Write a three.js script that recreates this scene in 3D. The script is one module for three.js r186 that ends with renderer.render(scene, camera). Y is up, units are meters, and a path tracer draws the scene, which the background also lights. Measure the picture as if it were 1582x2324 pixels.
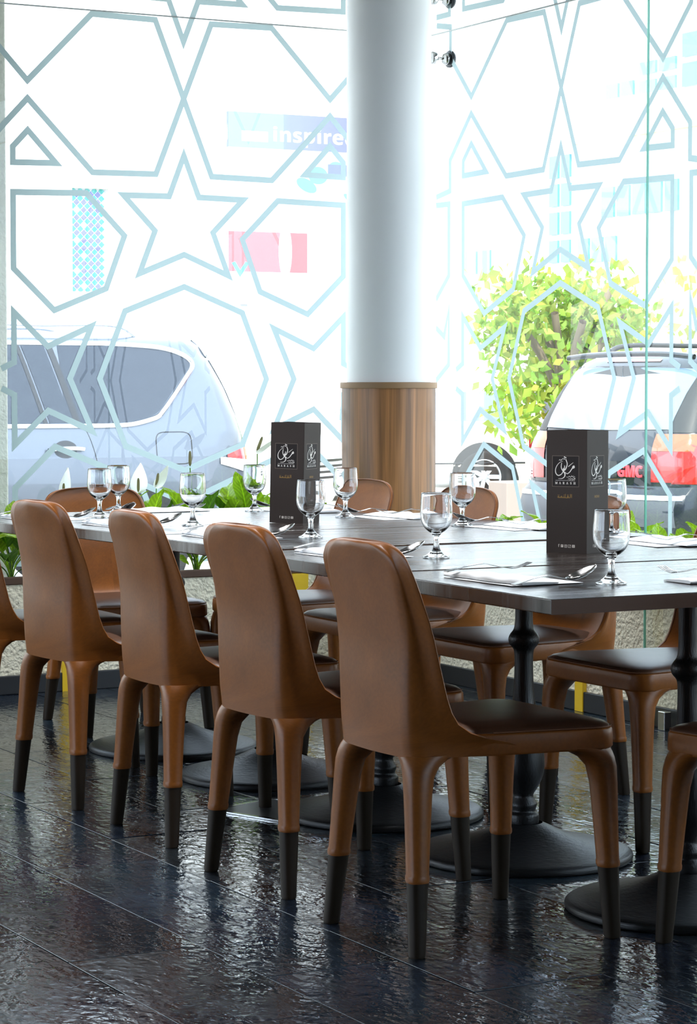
import * as THREE from 'three';
import { RoundedBoxGeometry } from 'three/addons/geometries/RoundedBoxGeometry.js';
import { TextGeometry } from 'three/addons/geometries/TextGeometry.js';
import { FontLoader } from 'three/addons/loaders/FontLoader.js';
import { mergeGeometries, mergeVertices, toCreasedNormals } from 'three/addons/utils/BufferGeometryUtils.js';
import { RectAreaLightUniformsLib } from 'three/addons/lights/RectAreaLightUniformsLib.js';

// ------------------------------------------------------------------ camera, sky, sun, exposure
// The world's x axis runs across the tables (t), -z runs along the row of tables (s), y is up, metres.
const scene = new THREE.Scene();
const camera = new THREE.PerspectiveCamera(2 * Math.atan(1162 / 5500) * 180 / Math.PI, 1582 / 2324, 0.1, 400);
camera.position.set(0, 1.17, 0);
{
  const pitch = Math.atan(287 / 5500), a = Math.atan2(0.477, 0.879);
  camera.lookAt(Math.sin(a) * Math.cos(pitch), 1.17 - Math.sin(pitch), -Math.cos(a) * Math.cos(pitch));
}
scene.add(camera);
scene.background = new THREE.Color().setRGB(0.83, 1.0, 1.22);
scene.backgroundIntensity = 4.8;
const sun = new THREE.DirectionalLight(new THREE.Color().setRGB(1, 0.95, 0.87), 6);
sun.position.set(-22, 60, 34); sun.target.position.set(6, 0, -14);
sun.castShadow = true; sun.shadow.mapSize.set(4096, 4096);
Object.assign(sun.shadow.camera, { left: -45, right: 45, top: 45, bottom: -45, near: 1, far: 180 });
scene.add(sun, sun.target);
const renderer = new THREE.WebGLRenderer({ antialias: true });
renderer.toneMapping = THREE.LinearToneMapping;
renderer.toneMappingExposure = 1.0;
renderer.shadowMap.enabled = true;
RectAreaLightUniformsLib.init();

// ------------------------------------------------------------------ helpers
let seed = 7;
const rnd = () => { seed = (seed * 1664525 + 1013904223) >>> 0; return seed / 4294967296; };
const rr = (a, b) => a + (b - a) * rnd();
const V3 = (x, y, z) => new THREE.Vector3(x, y, z);
const P = (s, t, h = 0) => V3(t, h, -s);
const R = (d) => d * Math.PI / 180;
const lerp = (a, b, u) => a + (b - a) * u;
const clamp = (x, a, b) => Math.min(b, Math.max(a, x));
const used = {};
function numbered(name) { const n = used[name] = (used[name] ?? -1) + 1; return n ? name + '_' + String(n).padStart(3, '0') : name; }
function shade(o) { o.traverse((m) => { if (m.isMesh) { m.castShadow = true; m.receiveShadow = true; } }); return o; }
function thing(name, label, category, pos = V3(0, 0, 0), turn = 0, group) {
  const o = new THREE.Group(); o.name = numbered(name); scene.add(o); o.position.copy(pos); o.rotation.y = turn;
  o.userData = { label, category }; if (group) o.userData.group = group;
  return o;
}
function part(name, geo, mat, parent, label) {
  const m = new THREE.Mesh(geo, mat); m.name = name; m.castShadow = m.receiveShadow = true; parent.add(m);
  if (label) m.userData.label = label;
  return m;
}
function struct(name, geo, mat) {
  const m = part(numbered(name), geo, mat, scene); m.userData.kind = 'structure'; return m;
}
function structGroup(name) { const g = new THREE.Group(); g.name = numbered(name); g.userData.kind = 'structure'; scene.add(g); return g; }
function dup(root, pos, turn, label, group) {
  const r = root.clone(); r.name = numbered(root.name.replace(/_\d{3}$/, '')); scene.add(r); r.position.copy(pos); r.rotation.y = turn;
  r.userData = { ...root.userData, label }; if (group) r.userData.group = group;
  return r;
}
const tr = (g, x, y, z) => g.translate(x, y, z);
function metreUV(geo, k = 1) {                                         // box-projected uv in metres
  const g = geo.index ? geo.toNonIndexed() : geo;
  const p = g.attributes.position, n = g.attributes.normal, uv = new Float32Array(p.count * 2);
  for (let i = 0; i < p.count; i += 3) {
    let nx = 0, ny = 0, nz = 0;
    for (let j = 0; j < 3; j++) { nx += Math.abs(n.getX(i + j)); ny += Math.abs(n.getY(i + j)); nz += Math.abs(n.getZ(i + j)); }
    for (let j = 0; j < 3; j++) {
      const a = i + j, x = p.getX(a), y = p.getY(a), z = p.getZ(a);
      const c = ny >= nx && ny >= nz ? [x, z] : nx >= nz ? [z, y] : [x, y];
      uv[2 * a] = c[0] * k; uv[2 * a + 1] = c[1] * k;
    }
  }
  g.setAttribute('uv', new THREE.BufferAttribute(uv, 2)); return g;
}
function box(x0, x1, y0, y1, z0, z1, r = 0, uvk = 1) {
  const w = x1 - x0, h = y1 - y0, d = z1 - z0;
  const g = r > 0 ? new RoundedBoxGeometry(w, h, d, 2, Math.min(r, w / 2.01, h / 2.01, d / 2.01)) : new THREE.BoxGeometry(w, h, d);
  g.translate((x0 + x1) / 2, (y0 + y1) / 2, (z0 + z1) / 2); return metreUV(g, uvk);
}
// rings: arrays of Vector3 with equal counts
function loft(rings, { closed = true, caps = [true, true] } = {}) {
  const n = rings[0].length, m = rings.length, cols = closed ? n + 1 : n, pos = [], uv = [], idx = [];
  let vlen = 0;
  for (let i = 0; i < m; i++) {
    if (i) { let d = 0; for (let j = 0; j < n; j++) d += rings[i][j].distanceTo(rings[i - 1][j]); vlen += d / n; }
    let u = 0;
    for (let j = 0; j < cols; j++) {
      const q = rings[i][j % n]; if (j) u += q.distanceTo(rings[i][(j - 1) % n]);
      pos.push(q.x, q.y, q.z); uv.push(u, vlen);
    }
  }
  for (let i = 0; i < m - 1; i++) for (let j = 0; j < cols - 1; j++) {
    const a = i * cols + j, b = a + 1, c = a + cols, d = c + 1; idx.push(a, b, c, b, d, c);
  }
  const g = new THREE.BufferGeometry();
  const base = pos.length / 3;
  const addCap = (ring, flip) => {
    const k = pos.length / 3, c = V3(0, 0, 0); ring.forEach((q) => c.add(q)); c.divideScalar(n);
    pos.push(c.x, c.y, c.z); uv.push(0, 0);
    ring.forEach((q) => { pos.push(q.x, q.y, q.z); uv.push(q.x - c.x + 0.001 * q.y, q.z - c.z); });
    for (let j = 0; j < n; j++) { const a = k + 1 + j, b = k + 1 + (j + 1) % n; flip ? idx.push(k, b, a) : idx.push(k, a, b); }
  };
  if (closed && caps[0]) addCap(rings[0], true);
  if (closed && caps[1]) addCap(rings[m - 1], false);
  g.setAttribute('position', new THREE.Float32BufferAttribute(pos, 3)); g.setAttribute('uv', new THREE.Float32BufferAttribute(uv, 2)); g.setIndex(idx);
  g.computeVertexNormals();
  if (closed) {
    const nn = g.attributes.normal;
    for (let i = 0; i < m; i++) {
      const a = i * cols, b = a + n, v = V3(nn.getX(a) + nn.getX(b), nn.getY(a) + nn.getY(b), nn.getZ(a) + nn.getZ(b)).normalize();
      nn.setXYZ(a, v.x, v.y, v.z); nn.setXYZ(b, v.x, v.y, v.z);
    }
  }
  return g;
}
function tube(pts, r, seg = 32, rad = 6, closed = false) {
  return new THREE.TubeGeometry(new THREE.CatmullRomCurve3(pts, closed, 'centripetal'), seg, r, rad, closed);
}
function lathe(pts, seg = 48) { return new THREE.LatheGeometry(pts.map((p) => new THREE.Vector2(p[0], p[1])), seg); }
function smoothPts(pts, k = 4) {                                       // Catmull-Rom refinement of a 2D profile
  const c = new THREE.CatmullRomCurve3(pts.map((p) => V3(p[0], p[1], 0)), false, 'centripetal');
  return c.getPoints(pts.length * k).map((p) => [Math.max(0, p.x), p.y]);
}
const merge = (list) => mergeGeometries(list.map((g) => { const q = g.index ? g.toNonIndexed() : g; for (const k of Object.keys(q.attributes)) if (!['position', 'normal', 'uv'].includes(k)) q.deleteAttribute(k); return q; }));
function interp(table, x) {                                            // piecewise linear [x, y]
  if (x <= table[0][0]) return table[0][1];
  for (let i = 1; i < table.length; i++) if (x <= table[i][0]) return lerp(table[i - 1][1], table[i][1], (x - table[i - 1][0]) / (table[i][0] - table[i - 1][0]));
  return table[table.length - 1][1];
}

// ------------------------------------------------------------------ procedural textures
function hash(ix, iy, s) { let h = (ix * 374761393 + iy * 668265263 + s * 974634777) | 0; h = Math.imul(h ^ (h >>> 13), 1274126177); return ((h ^ (h >>> 16)) >>> 0) / 4294967296; }
function vnoise(x, y, px, py, s) {
  const x0 = Math.floor(x), y0 = Math.floor(y), fx = x - x0, fy = y - y0, ux = fx * fx * (3 - 2 * fx), uy = fy * fy * (3 - 2 * fy);
  const w = (v, p) => ((v % p) + p) % p;
  return lerp(lerp(hash(w(x0, px), w(y0, py), s), hash(w(x0 + 1, px), w(y0, py), s), ux), lerp(hash(w(x0, px), w(y0 + 1, py), s), hash(w(x0 + 1, px), w(y0 + 1, py), s), ux), uy);
}
function fbm(u, v, fx, fy, oct, s) { let a = 0, k = 0.5, n = 0; for (let o = 0; o < oct; o++) { a += k * vnoise(u * fx, v * fy, fx, fy, s + o); n += k; k *= 0.5; fx *= 2; fy *= 2; } return a / n; }
function dataTex(N, M, fn, srgb, size) {
  const d = new Uint8Array(N * M * 4);
  for (let j = 0; j < M; j++) for (let i = 0; i < N; i++) {
    const c = fn(i / N, j / M), k = 4 * (j * N + i);
    if (typeof c === 'number') d[k] = d[k + 1] = d[k + 2] = clamp(c, 0, 1) * 255; else { d[k] = clamp(c[0], 0, 1) * 255; d[k + 1] = clamp(c[1], 0, 1) * 255; d[k + 2] = clamp(c[2], 0, 1) * 255; }
    d[k + 3] = 255;
  }
  const t = new THREE.DataTexture(d, N, M, THREE.RGBAFormat); t.wrapS = t.wrapT = THREE.RepeatWrapping; t.magFilter = THREE.LinearFilter; t.minFilter = THREE.LinearMipmapLinearFilter; t.generateMipmaps = true;
  if (srgb) t.colorSpace = THREE.SRGBColorSpace; if (size) t.repeat.set(1 / size[0], 1 / size[1]); t.needsUpdate = true; return t;
}
const ridge = (x) => 1 - Math.abs(2 * x - 1);
const texLeather = dataTex(512, 512, (u, v) => 0.5 * fbm(u, v, 90, 90, 2, 3) + 0.5 * ridge(fbm(u, v, 48, 48, 2, 9)), false, [0.14, 0.14]);
const texLeatherCol = dataTex(256, 256, (u, v) => { const a = 0.90 + 0.16 * (fbm(u, v, 5, 5, 4, 21) - 0.5) + 0.10 * (fbm(u, v, 80, 80, 2, 23) - 0.5); return [a, a, a * 0.995]; }, true, [0.4, 0.4]);
const slateH = (u, v) => {
  const w = fbm(u, v, 4, 3, 4, 31), flow = fbm(u + 0.12 * w, v, 4, 22, 5, 33), fine = fbm(u, v, 60, 90, 3, 36);
  const step = Math.floor((0.55 * w + 0.45 * flow) * 9) / 9;
  return 0.26 * flow + 0.34 * step + 0.32 * fine + 0.08 * ridge(fbm(u, v, 8, 26, 3, 39));
};
const texSlateBump = dataTex(1024, 1024, slateH, false, [1.2, 1.2]);
const texSlateCol = dataTex(512, 512, (u, v) => { const h = slateH(u, v), r = fbm(u, v, 3, 3, 3, 41); const k = 0.55 + 0.75 * h; return [k * (0.115 + 0.06 * r), k * (0.155 + 0.045 * r), k * (0.205 + 0.02 * (1 - r))]; }, true, [1.2, 1.2]);
const texSlateRough = dataTex(512, 512, (u, v) => { const a = fbm(u, v, 5, 5, 3, 47), b = fbm(u, v, 50, 80, 2, 49); return clamp(0.03 + 0.24 * a + 0.22 * (b - 0.5), 0.05, 1); }, false, [1.2, 1.2]);
const texTable = dataTex(1024, 512, (u, v) => { const g = fbm(u, v, 3, 60, 4, 51), f = fbm(u, v, 6, 200, 2, 53), w = fbm(u, v, 2, 6, 3, 55); const k = 0.66 + 0.34 * (g - 0.5) + 0.18 * (f - 0.5) + 0.16 * (w - 0.5); return [k * 0.24, k * 0.19, k * 0.165]; }, true, [1.3, 0.7]);
const texTableRough = dataTex(512, 256, (u, v) => 0.24 + 0.18 * (fbm(u, v, 3, 60, 3, 51) - 0.5), false, [1.3, 0.7]);
const texTableBump = dataTex(1024, 512, (u, v) => 0.6 * fbm(u, v, 3, 60, 4, 51) + 0.4 * fbm(u, v, 6, 200, 2, 53), false, [1.3, 0.7]);
const texWalnut = dataTex(1024, 512, (u, v) => {
  const plank = Math.floor(u * 7), pu = hash(plank, 3, 5), w = fbm(u, v, 10, 2, 4, 61), g = fbm(u + 0.02 * w, v, 70, 2, 4, 63), f = fbm(u, v, 220, 5, 2, 65);
  const k = 0.72 + 0.22 * (pu - 0.5) + 0.46 * (g - 0.5) + 0.20 * (f - 0.5) + 0.2 * (w - 0.5); return [k * 0.78, k * 0.545, k * 0.345];
}, true, [1.25, 1.2]);
const texStucco = dataTex(512, 512, (u, v) => { const a = fbm(u, v, 40, 40, 3, 71), b = fbm(u, v, 14, 26, 2, 73); return clamp(0.5 + 1.3 * (a - 0.5) + 0.7 * Math.max(0, b - 0.55), 0, 1); }, false, [0.45, 0.45]);
const texAsphalt = dataTex(256, 256, (u, v) => { const a = 0.62 + 0.2 * (fbm(u, v, 60, 60, 3, 81) - 0.5) + 0.2 * (fbm(u, v, 4, 4, 3, 83) - 0.5); return [a, a * 0.985, a * 0.95]; }, true, [4, 4]);
const texLeaf = dataTex(128, 256, (u, v) => {
  const x = Math.abs(u - 0.5) * 2, vein = Math.abs(((v * 9 - x * 1.6) % 1 + 1) % 1 - 0.5), k = 0.8 + 0.32 * (vein - 0.25) + 0.2 * (fbm(u, v, 6, 10, 3, 91) - 0.5) + (x < 0.05 ? 0.3 : 0);
  return [k * 0.72, k * 0.90, k * 0.16];
}, true);

// ------------------------------------------------------------------ materials
const std = (o) => new THREE.MeshStandardMaterial(o), phy = (o) => new THREE.MeshPhysicalMaterial(o);
const rgb = (r, g, b) => new THREE.Color().setRGB(r, g, b);
const M = {
  leather: phy({ color: rgb(0.30, 0.096, 0.016), map: texLeatherCol, roughness: 0.37, bumpMap: texLeather, bumpScale: 0.00005, specularIntensity: 0.7 }),
  seatLeather: phy({ color: rgb(0.10, 0.043, 0.022), map: texLeatherCol, roughness: 0.40, bumpMap: texLeather, bumpScale: 0.00006 }),
  thread: std({ color: rgb(0.20, 0.085, 0.04), roughness: 0.7 }),
  under: std({ color: rgb(0.02, 0.016, 0.014), roughness: 0.9 }),
  darkWood: phy({ color: rgb(0.024, 0.016, 0.010), roughness: 0.5, specularIntensity: 0.35 }),
  table: phy({ map: texTable, roughness: 1, roughnessMap: texTableRough, bumpMap: texTableBump, bumpScale: 0.00004, specularIntensity: 1, ior: 1.75 }),
  tableEdge: std({ color: rgb(0.085, 0.036, 0.018), roughness: 0.7, bumpMap: texTableBump, bumpScale: 0.0002 }),
  castIron: phy({ color: rgb(0.006, 0.006, 0.007), roughness: 0.42, bumpMap: texStucco, bumpScale: 0.0004 }),
  slate: phy({ map: texSlateCol, roughness: 1, roughnessMap: texSlateRough, bumpMap: texSlateBump, bumpScale: 0.0040, specularIntensity: 1 }),
  grout: std({ color: rgb(0.022, 0.026, 0.034), roughness: 0.75 }),
  white: std({ color: rgb(0.80, 0.80, 0.78), roughness: 0.8 }),
  darkCeiling: std({ color: rgb(0.035, 0.034, 0.034), roughness: 0.9 }),
  darkWall: std({ color: rgb(0.07, 0.08, 0.095), roughness: 0.8 }),
  columnPaint: std({ color: rgb(0.88, 0.89, 0.88), roughness: 0.5 }),
  walnut: std({ map: texWalnut, roughness: 0.38 }),
  walnutTrim: std({ color: rgb(0.33, 0.19, 0.09), roughness: 0.5 }),
  stucco: std({ color: rgb(0.86, 0.80, 0.62), roughness: 0.95, bumpMap: texStucco, bumpScale: 0.006 }),
  skirting: std({ color: rgb(0.018, 0.019, 0.022), roughness: 0.45 }),
  rim: std({ color: rgb(0.09, 0.045, 0.025), roughness: 0.6 }),
  soil: std({ color: rgb(0.03, 0.022, 0.015), roughness: 1 }),
  yellow: std({ color: rgb(0.85, 0.55, 0.02), roughness: 0.35 }),
  pane: phy({ color: rgb(0.97, 0.995, 0.985), roughness: 0, transmission: 1, thickness: 0, ior: 1.5 }),
  film: phy({ color: rgb(0.42, 0.52, 0.525), roughness: 1, transmission: 0.62, thickness: 0, ior: 1.3, specularIntensity: 0.3 }),
  glassEdge: std({ color: rgb(0.22, 0.62, 0.48), roughness: 0.15 }),
  seam: std({ color: rgb(0.55, 0.58, 0.56), roughness: 0.5 }),
  crystal: phy({ color: rgb(1, 1, 1), roughness: 0, transmission: 1, thickness: 0.01, ior: 1.5 }),
  steel: std({ color: rgb(0.62, 0.61, 0.60), metalness: 1, roughness: 0.16 }),
  darkSteel: std({ color: rgb(0.05, 0.055, 0.06), metalness: 0.6, roughness: 0.35 }),
  linen: std({ color: rgb(0.80, 0.81, 0.82), roughness: 0.9 }),
  paper: std({ color: rgb(0.82, 0.84, 0.86), roughness: 0.8 }),
  leaf: phy({ map: texLeaf, roughness: 1, clearcoat: 0.6, clearcoatRoughness: 0.25, transmission: 0.4, thickness: 0, specularIntensity: 0.5 }),
  leafDark: phy({ map: texLeaf, color: rgb(0.26, 0.40, 0.5), roughness: 1, clearcoat: 0.7, clearcoatRoughness: 0.25, transmission: 0.3, thickness: 0, specularIntensity: 0.5 }),
  stalk: std({ color: rgb(0.16, 0.34, 0.05), roughness: 0.5 }),
  spathe: phy({ color: rgb(0.96, 0.97, 0.92), roughness: 1, transmission: 0.8, thickness: 0, specularIntensity: 0.3 }),
  spadix: std({ color: rgb(0.55, 0.50, 0.22), roughness: 0.9, bumpMap: texStucco, bumpScale: 0.004 }),
};

M.slates = [[1, 1, 1], [1.25, 1.12, 1.0], [0.8, 0.86, 0.95], [0.95, 1.15, 1.2]].map(([r, g, b]) => { const m = M.slate.clone(); m.color.setRGB(r * 0.8, g * 0.8, b * 0.8); return m; });

// ------------------------------------------------------------------ the room
const S_WALL = 8.65, T_WALL = 4.88, S_GLASS = 9.15, T_GLASS = 5.35, X0 = -6.5, Z1 = 4.5, CEIL = 3.35;
const fl = structGroup('floor');
part('floor_slab', box(X0, 5.45, -0.35, -0.006, -9.3, Z1), M.grout, fl);
{
  // slate tiles 0.30 x 0.60 in running bond; each tile its own mesh where the picture reaches
  camera.updateMatrixWorld(true); camera.updateProjectionMatrix();
  const inFrame = (x, z) => { const q = V3(x, 0, z).project(camera); return q.z < 1 && Math.abs(q.x) < 1.06 && Math.abs(q.y) < 1.05; };
  const geos = [];
  for (let k = 0; k < 10; k++) {
    const g = new RoundedBoxGeometry(0.2978, 0.012, 0.5978, 2, 0.0012), p = g.attributes.position, uv = new Float32Array(p.count * 2);
    const ou = rnd() * 1.2, ov = rnd() * 1.2, rot = k % 2;
    for (let i = 0; i < p.count; i++) { const a = p.getX(i), b = p.getZ(i); uv[2 * i] = (rot ? b : -b) + ou; uv[2 * i + 1] = a + ov; }
    g.setAttribute('uv', new THREE.BufferAttribute(uv, 2)); geos.push(g);
  }
  const rest = [];
  for (let i = -22; i < 19; i++) for (let j = -9; j < 17; j++) {
    const t = 0.02 + 0.30 * i + 0.15, s = 0.6 * j + (i % 2 ? 0.3 : 0) + 0.05;
    if (t > T_WALL - 0.1 || s > S_WALL - 0.2) { if (t > T_WALL + 0.1 || s > S_WALL + 0.25) continue; }
    const near = [[-0.15, -0.3], [0.15, -0.3], [-0.15, 0.3], [0.15, 0.3], [0, 0]].some(([a, b]) => inFrame(t + a, -s + b));
    const y = -0.006 + rr(-0.0009, 0.0009), g = geos[Math.floor(rnd() * 10)], tx = rr(-0.0022, 0.0022), tz = rr(-0.0022, 0.0022);
    if (near) { const m = part(numbered('floor_tile'), g, M.slates[Math.floor(rnd() * 4)], fl); m.position.set(t, y, -s); m.rotation.set(tx, 0, tz); }
    else rest.push(g.clone().translate(t, -0.0062, -s));
  }
  const m = part('floor_tiles_beyond', mergeGeometries(rest), M.slate, fl); m.userData.kind = 'stuff';
}
struct('ceiling', box(X0 - 0.3, 6.6, CEIL, CEIL + 0.35, -10.4, Z1 + 0.3), M.darkCeiling);
// wall behind the viewer and the side wall, the side wall with two openings that let daylight in
struct('wall_back', box(X0 - 0.3, 5.6, -0.35, CEIL, Z1, Z1 + 0.3), M.darkWall);
{
  // the aisle side is a row of tall openings between slim piers
  const g = structGroup('wall_left');
  part('wall_section', box(X0 - 0.3, X0, -0.35, 0.12, -9.3, Z1), M.white, g); part('wall_section', box(X0 - 0.3, X0, 3.1, CEIL, -9.3, Z1), M.white, g);
  for (const a of [-9.3, -6.1]) part('wall_pier', box(X0 - 0.3, X0, 0.12, 3.1, a, a + 0.25), M.white, g);
  part('wall_section', box(X0 - 0.3, X0, 0.12, 3.1, -2.9, Z1), M.darkWall, g);
}
// low rendered planter walls under both window fronts
struct('wall_far', box(X0, T_WALL, -0.2, 0.415, -S_WALL - 0.10, -S_WALL), M.stucco);
struct('wall_right', box(T_WALL, T_WALL + 0.10, -0.2, 0.415, -S_WALL - 0.10, Z1), M.stucco);
struct('baseboard_far', box(X0, T_WALL - 0.012, 0, 0.072, -S_WALL, -S_WALL + 0.014, 0.004), M.skirting);
struct('baseboard_right', box(T_WALL - 0.014, T_WALL, 0, 0.072, -S_WALL + 0.014, Z1, 0.004), M.skirting);
struct('wall_head_far', box(X0, T_GLASS, 2.98, CEIL, -S_GLASS - 0.12, -S_GLASS + 0.12), M.white);
struct('wall_head_right', box(T_GLASS - 0.12, T_GLASS + 0.12, 2.98, CEIL, -S_GLASS, Z1), M.white);

// window fronts: clear panes with a cut vinyl pattern stuck on
function patternLines() {
  const X = 2.347, O = 1.198, TOP = (y) => 2 * X - y, BOT = (y) => 2 * O - y;
  const q = [
    { c: 0, x: 1, p: [[-0.97, 1.98], [-0.853, 2.0], [-0.853, 2.13], [-0.682, 2.312], [-0.405, 2.030], [-0.126, 2.034], [0, X], [0.126, 2.034], [0.405, 2.030], [0.682, 2.312], [0.853, 2.13], [0.853, 2.0], [0.97, 1.98]], m: 't' },
    { c: 1, p: [[-0.682, 2.186], [-0.562, 2.060], [-0.746, 2.056], [-0.746, 2.118]], m: 'u' },
    { c: 1, p: [[-0.746, 1.938], [-0.433, 1.945], [-0.267, 1.779], [-0.349, 1.563], [-0.574, 1.472], [-0.746, 1.636]], m: 'utb' },
    { c: 1, p: [[0, 2.115], [-0.067, 1.946], [-0.270, 1.943], [-0.131, 1.803], [-0.201, 1.627], [0, 1.709], [0.201, 1.627], [0.131, 1.803], [0.270, 1.943], [0.067, 1.946]], m: 'tb' },
    { c: 1, p: [[0, 1.577], [-0.266, 1.473], [-0.378, O], [-0.266, BOT(1.473)], [0, BOT(1.577)], [0.266, BOT(1.473)], [0.378, O], [0.266, 1.473]], m: 't' },
    { c: 0, p: [[-0.80, 1.237], [-0.746, 1.263], [-0.746, 1.463], [-0.602, 1.327], [-0.413, 1.410], [-0.508, O], [-0.413, BOT(1.410)], [-0.602, BOT(1.327)], [-0.746, BOT(1.463)], [-0.746, BOT(1.263)], [-0.80, BOT(1.237)]], m: 'ut' },
    { c: 0, p: [[-0.97, 1.945], [-0.862, 1.945], [-0.862, 1.64], [-0.97, 1.54]], m: 'ut' },
    { c: 0, p: [[-0.97, 1.42], [-0.90, 1.38], [-0.862, 1.49], [-0.862, 1.26], [-0.97, 1.19]], m: 'ut' },
  ];
  const out = [];
  for (const { c, p, m, x } of q) {
    let set = [p];
    if (m.includes('u')) set = set.concat(set.map((l) => l.map(([u, v]) => [-u, v]).reverse()));
    if (m.includes('t')) set = set.concat(set.map((l) => l.map(([u, v]) => [u, TOP(v)]).reverse()));
    if (m.includes('b')) set = set.concat(set.filter((l) => l.every(([, v]) => v < X)).map((l) => l.map(([u, v]) => [u, BOT(v)]).reverse()));
    set.forEach((l) => { const up = l[0][1] > X; out.push({ closed: c, pts: l, lo: x && up ? X : 0.30, hi: x && !up ? X : 2.97 }); });
  }
  return out;
}
function ribbon(pts, closed, w, place, lo = 0.30, hi = 2.97) {                                // a mitred band of vinyl with a little thickness
  const n = pts.length, L = [], Rr = [];
  for (let i = 0; i < n; i++) {
    const p = pts[i], a = closed ? pts[(i + n - 1) % n] : pts[Math.max(0, i - 1)], b = closed ? pts[(i + 1) % n] : pts[Math.min(n - 1, i + 1)];
    let d0 = [p[0] - a[0], p[1] - a[1]], d1 = [b[0] - p[0], b[1] - p[1]];
    const l0 = Math.hypot(...d0), l1 = Math.hypot(...d1); if (l0 < 1e-6) d0 = d1; if (l1 < 1e-6) d1 = d0;
    const k0 = Math.hypot(...d0), k1 = Math.hypot(...d1), n0 = [-d0[1] / k0, d0[0] / k0], n1 = [-d1[1] / k1, d1[0] / k1];
    const mx = n0[0] + n1[0], my = n0[1] + n1[1], ml = Math.hypot(mx, my) || 1, c = Math.max(0.3, (mx * n0[0] + my * n0[1]) / ml), s = w / 2 / c / ml;
    L.push([p[0] + mx * s, p[1] + my * s]); Rr.push([p[0] - mx * s, p[1] - my * s]);
  }
  const pos = [], idx = [], m = closed ? n : n - 1;
  const cut = (poly, k, lim, sg) => { const o = []; for (let i = 0; i < poly.length; i++) { const a = poly[i], b = poly[(i + 1) % poly.length], da = sg * (a[k] - lim), db = sg * (b[k] - lim); if (da >= 0) o.push(a); if (da * db < 0) { const t = da / (da - db); o.push([lerp(a[0], b[0], t), lerp(a[1], b[1], t)]); } } return o; };
  for (let i = 0; i < m; i++) {
    const j = (i + 1) % n; let q = [L[i], Rr[i], Rr[j], L[j]];
    for (const [k, lim, sg] of [[0, -0.97, 1], [0, 0.97, -1], [1, lo, 1], [1, hi, -1]]) q = cut(q, k, lim, sg);
    const b = pos.length / 3; q.forEach((p) => pos.push(...place(p[0], p[1]))); for (let k = 1; k + 1 < q.length; k++) idx.push(b, b + k, b + k + 1);
  }
  const g = new THREE.BufferGeometry(); g.setAttribute('position', new THREE.Float32BufferAttribute(pos, 3)); g.setIndex(idx); g.computeVertexNormals(); return g;
}
function windowFront(name, axis0, place, paneGeo, seamGeos, repeat) {
  const w = structGroup(name);
  paneGeo.forEach((g) => part('pane', g, M.pane, w));
  seamGeos.forEach((g) => part('pane_joint', g, M.seam, w));
  let layer = 0;
  for (const k of repeat) for (const l of patternLines()) {
    layer = (layer + 1) % 2;
    if (l.pts.every(([, v]) => v > 2.97 || v < 0.3)) continue;
    part('film_line', ribbon(l.pts, l.closed, 0.0245, (u, v) => place(axis0 + k + u, v, layer * 0.0006), l.lo, l.hi), M.film, w);
  }
  return w;
}
const planeGeo = (a, b, c, d) => { const g = new THREE.BufferGeometry(); g.setAttribute('position', new THREE.Float32BufferAttribute([...a, ...b, ...c, ...d], 3)); g.setAttribute('uv', new THREE.Float32BufferAttribute([0, 0, 1, 0, 1, 1, 0, 1], 2)); g.setIndex([0, 1, 2, 0, 2, 3]); g.computeVertexNormals(); return g; };
{
  const zf = -S_GLASS, q = (t, v) => [t, v, zf];
  const panes = []; for (let k = 0; k < 6; k++) { const a = X0 + k * (T_GLASS - X0) / 6, b = X0 + (k + 1) * (T_GLASS - X0) / 6; panes.push(planeGeo(q(a, 0.2), q(b, 0.2), q(b, 2.676), q(a, 2.676)), planeGeo(q(a, 2.682), q(b, 2.682), q(b, 3.0), q(a, 3.0))); }
  windowFront('window_1', 4.192, (t, v, e) => [t, v, zf + 0.004 + e], panes, [box(X0, T_GLASS, 2.6765, 2.6815, zf - 0.005, zf + 0.005)], [0]);
}
{
  const xf = T_GLASS, q = (s, v) => [xf, v, -s];
  const panes = []; for (const [a, b] of [[9.15, 7.0], [7.0, 4.8], [4.8, 2.4], [2.4, 0], [0, -2.2], [-2.2, -4.5]]) panes.push(planeGeo(q(a, 0.2), q(b, 0.2), q(b, 2.676), q(a, 2.676)), planeGeo(q(a, 2.682), q(b, 2.682), q(b, 3.0), q(a, 3.0)));
  windowFront('window_2', 8.088, (s, v, e) => [xf - 0.004 - e, v, -s], panes, [box(xf - 0.005, xf + 0.005, 2.6765, 2.6815, -S_GLASS, Z1)], [0, -1.94]);
}
// free-standing clear pane in front of the planter wall, its polished edge towards the tables
{
  const g = thing('glass_screen', 'tall clear glass screen with a green polished edge standing by the planter wall', 'glass panel');
  const z0 = -6.80, z1 = 1.5, x = T_WALL - 0.034;
  part('pane', planeGeo([x, 0.012, z0 + 0.004], [x, 0.012, z1], [x, 3.34, z1], [x, 3.34, z0 + 0.004]), M.pane, g);
  part('polished_edge', box(x - 0.004, x + 0.004, 0.008, 3.345, z0, z0 + 0.004), M.glassEdge, g, 'green polished glass edge');
  part('floor_clip', box(x - 0.014, x + 0.014, 0.0, 0.065, z0 + 0.10, z0 + 0.14, 0.003), M.steel, g, 'small steel clip at the floor');
  part('floor_shoe', box(x - 0.012, x + 0.012, 0.0, 0.03, z0 - 0.012, z0 + 0.02, 0.003), M.darkSteel, g);
}
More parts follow.
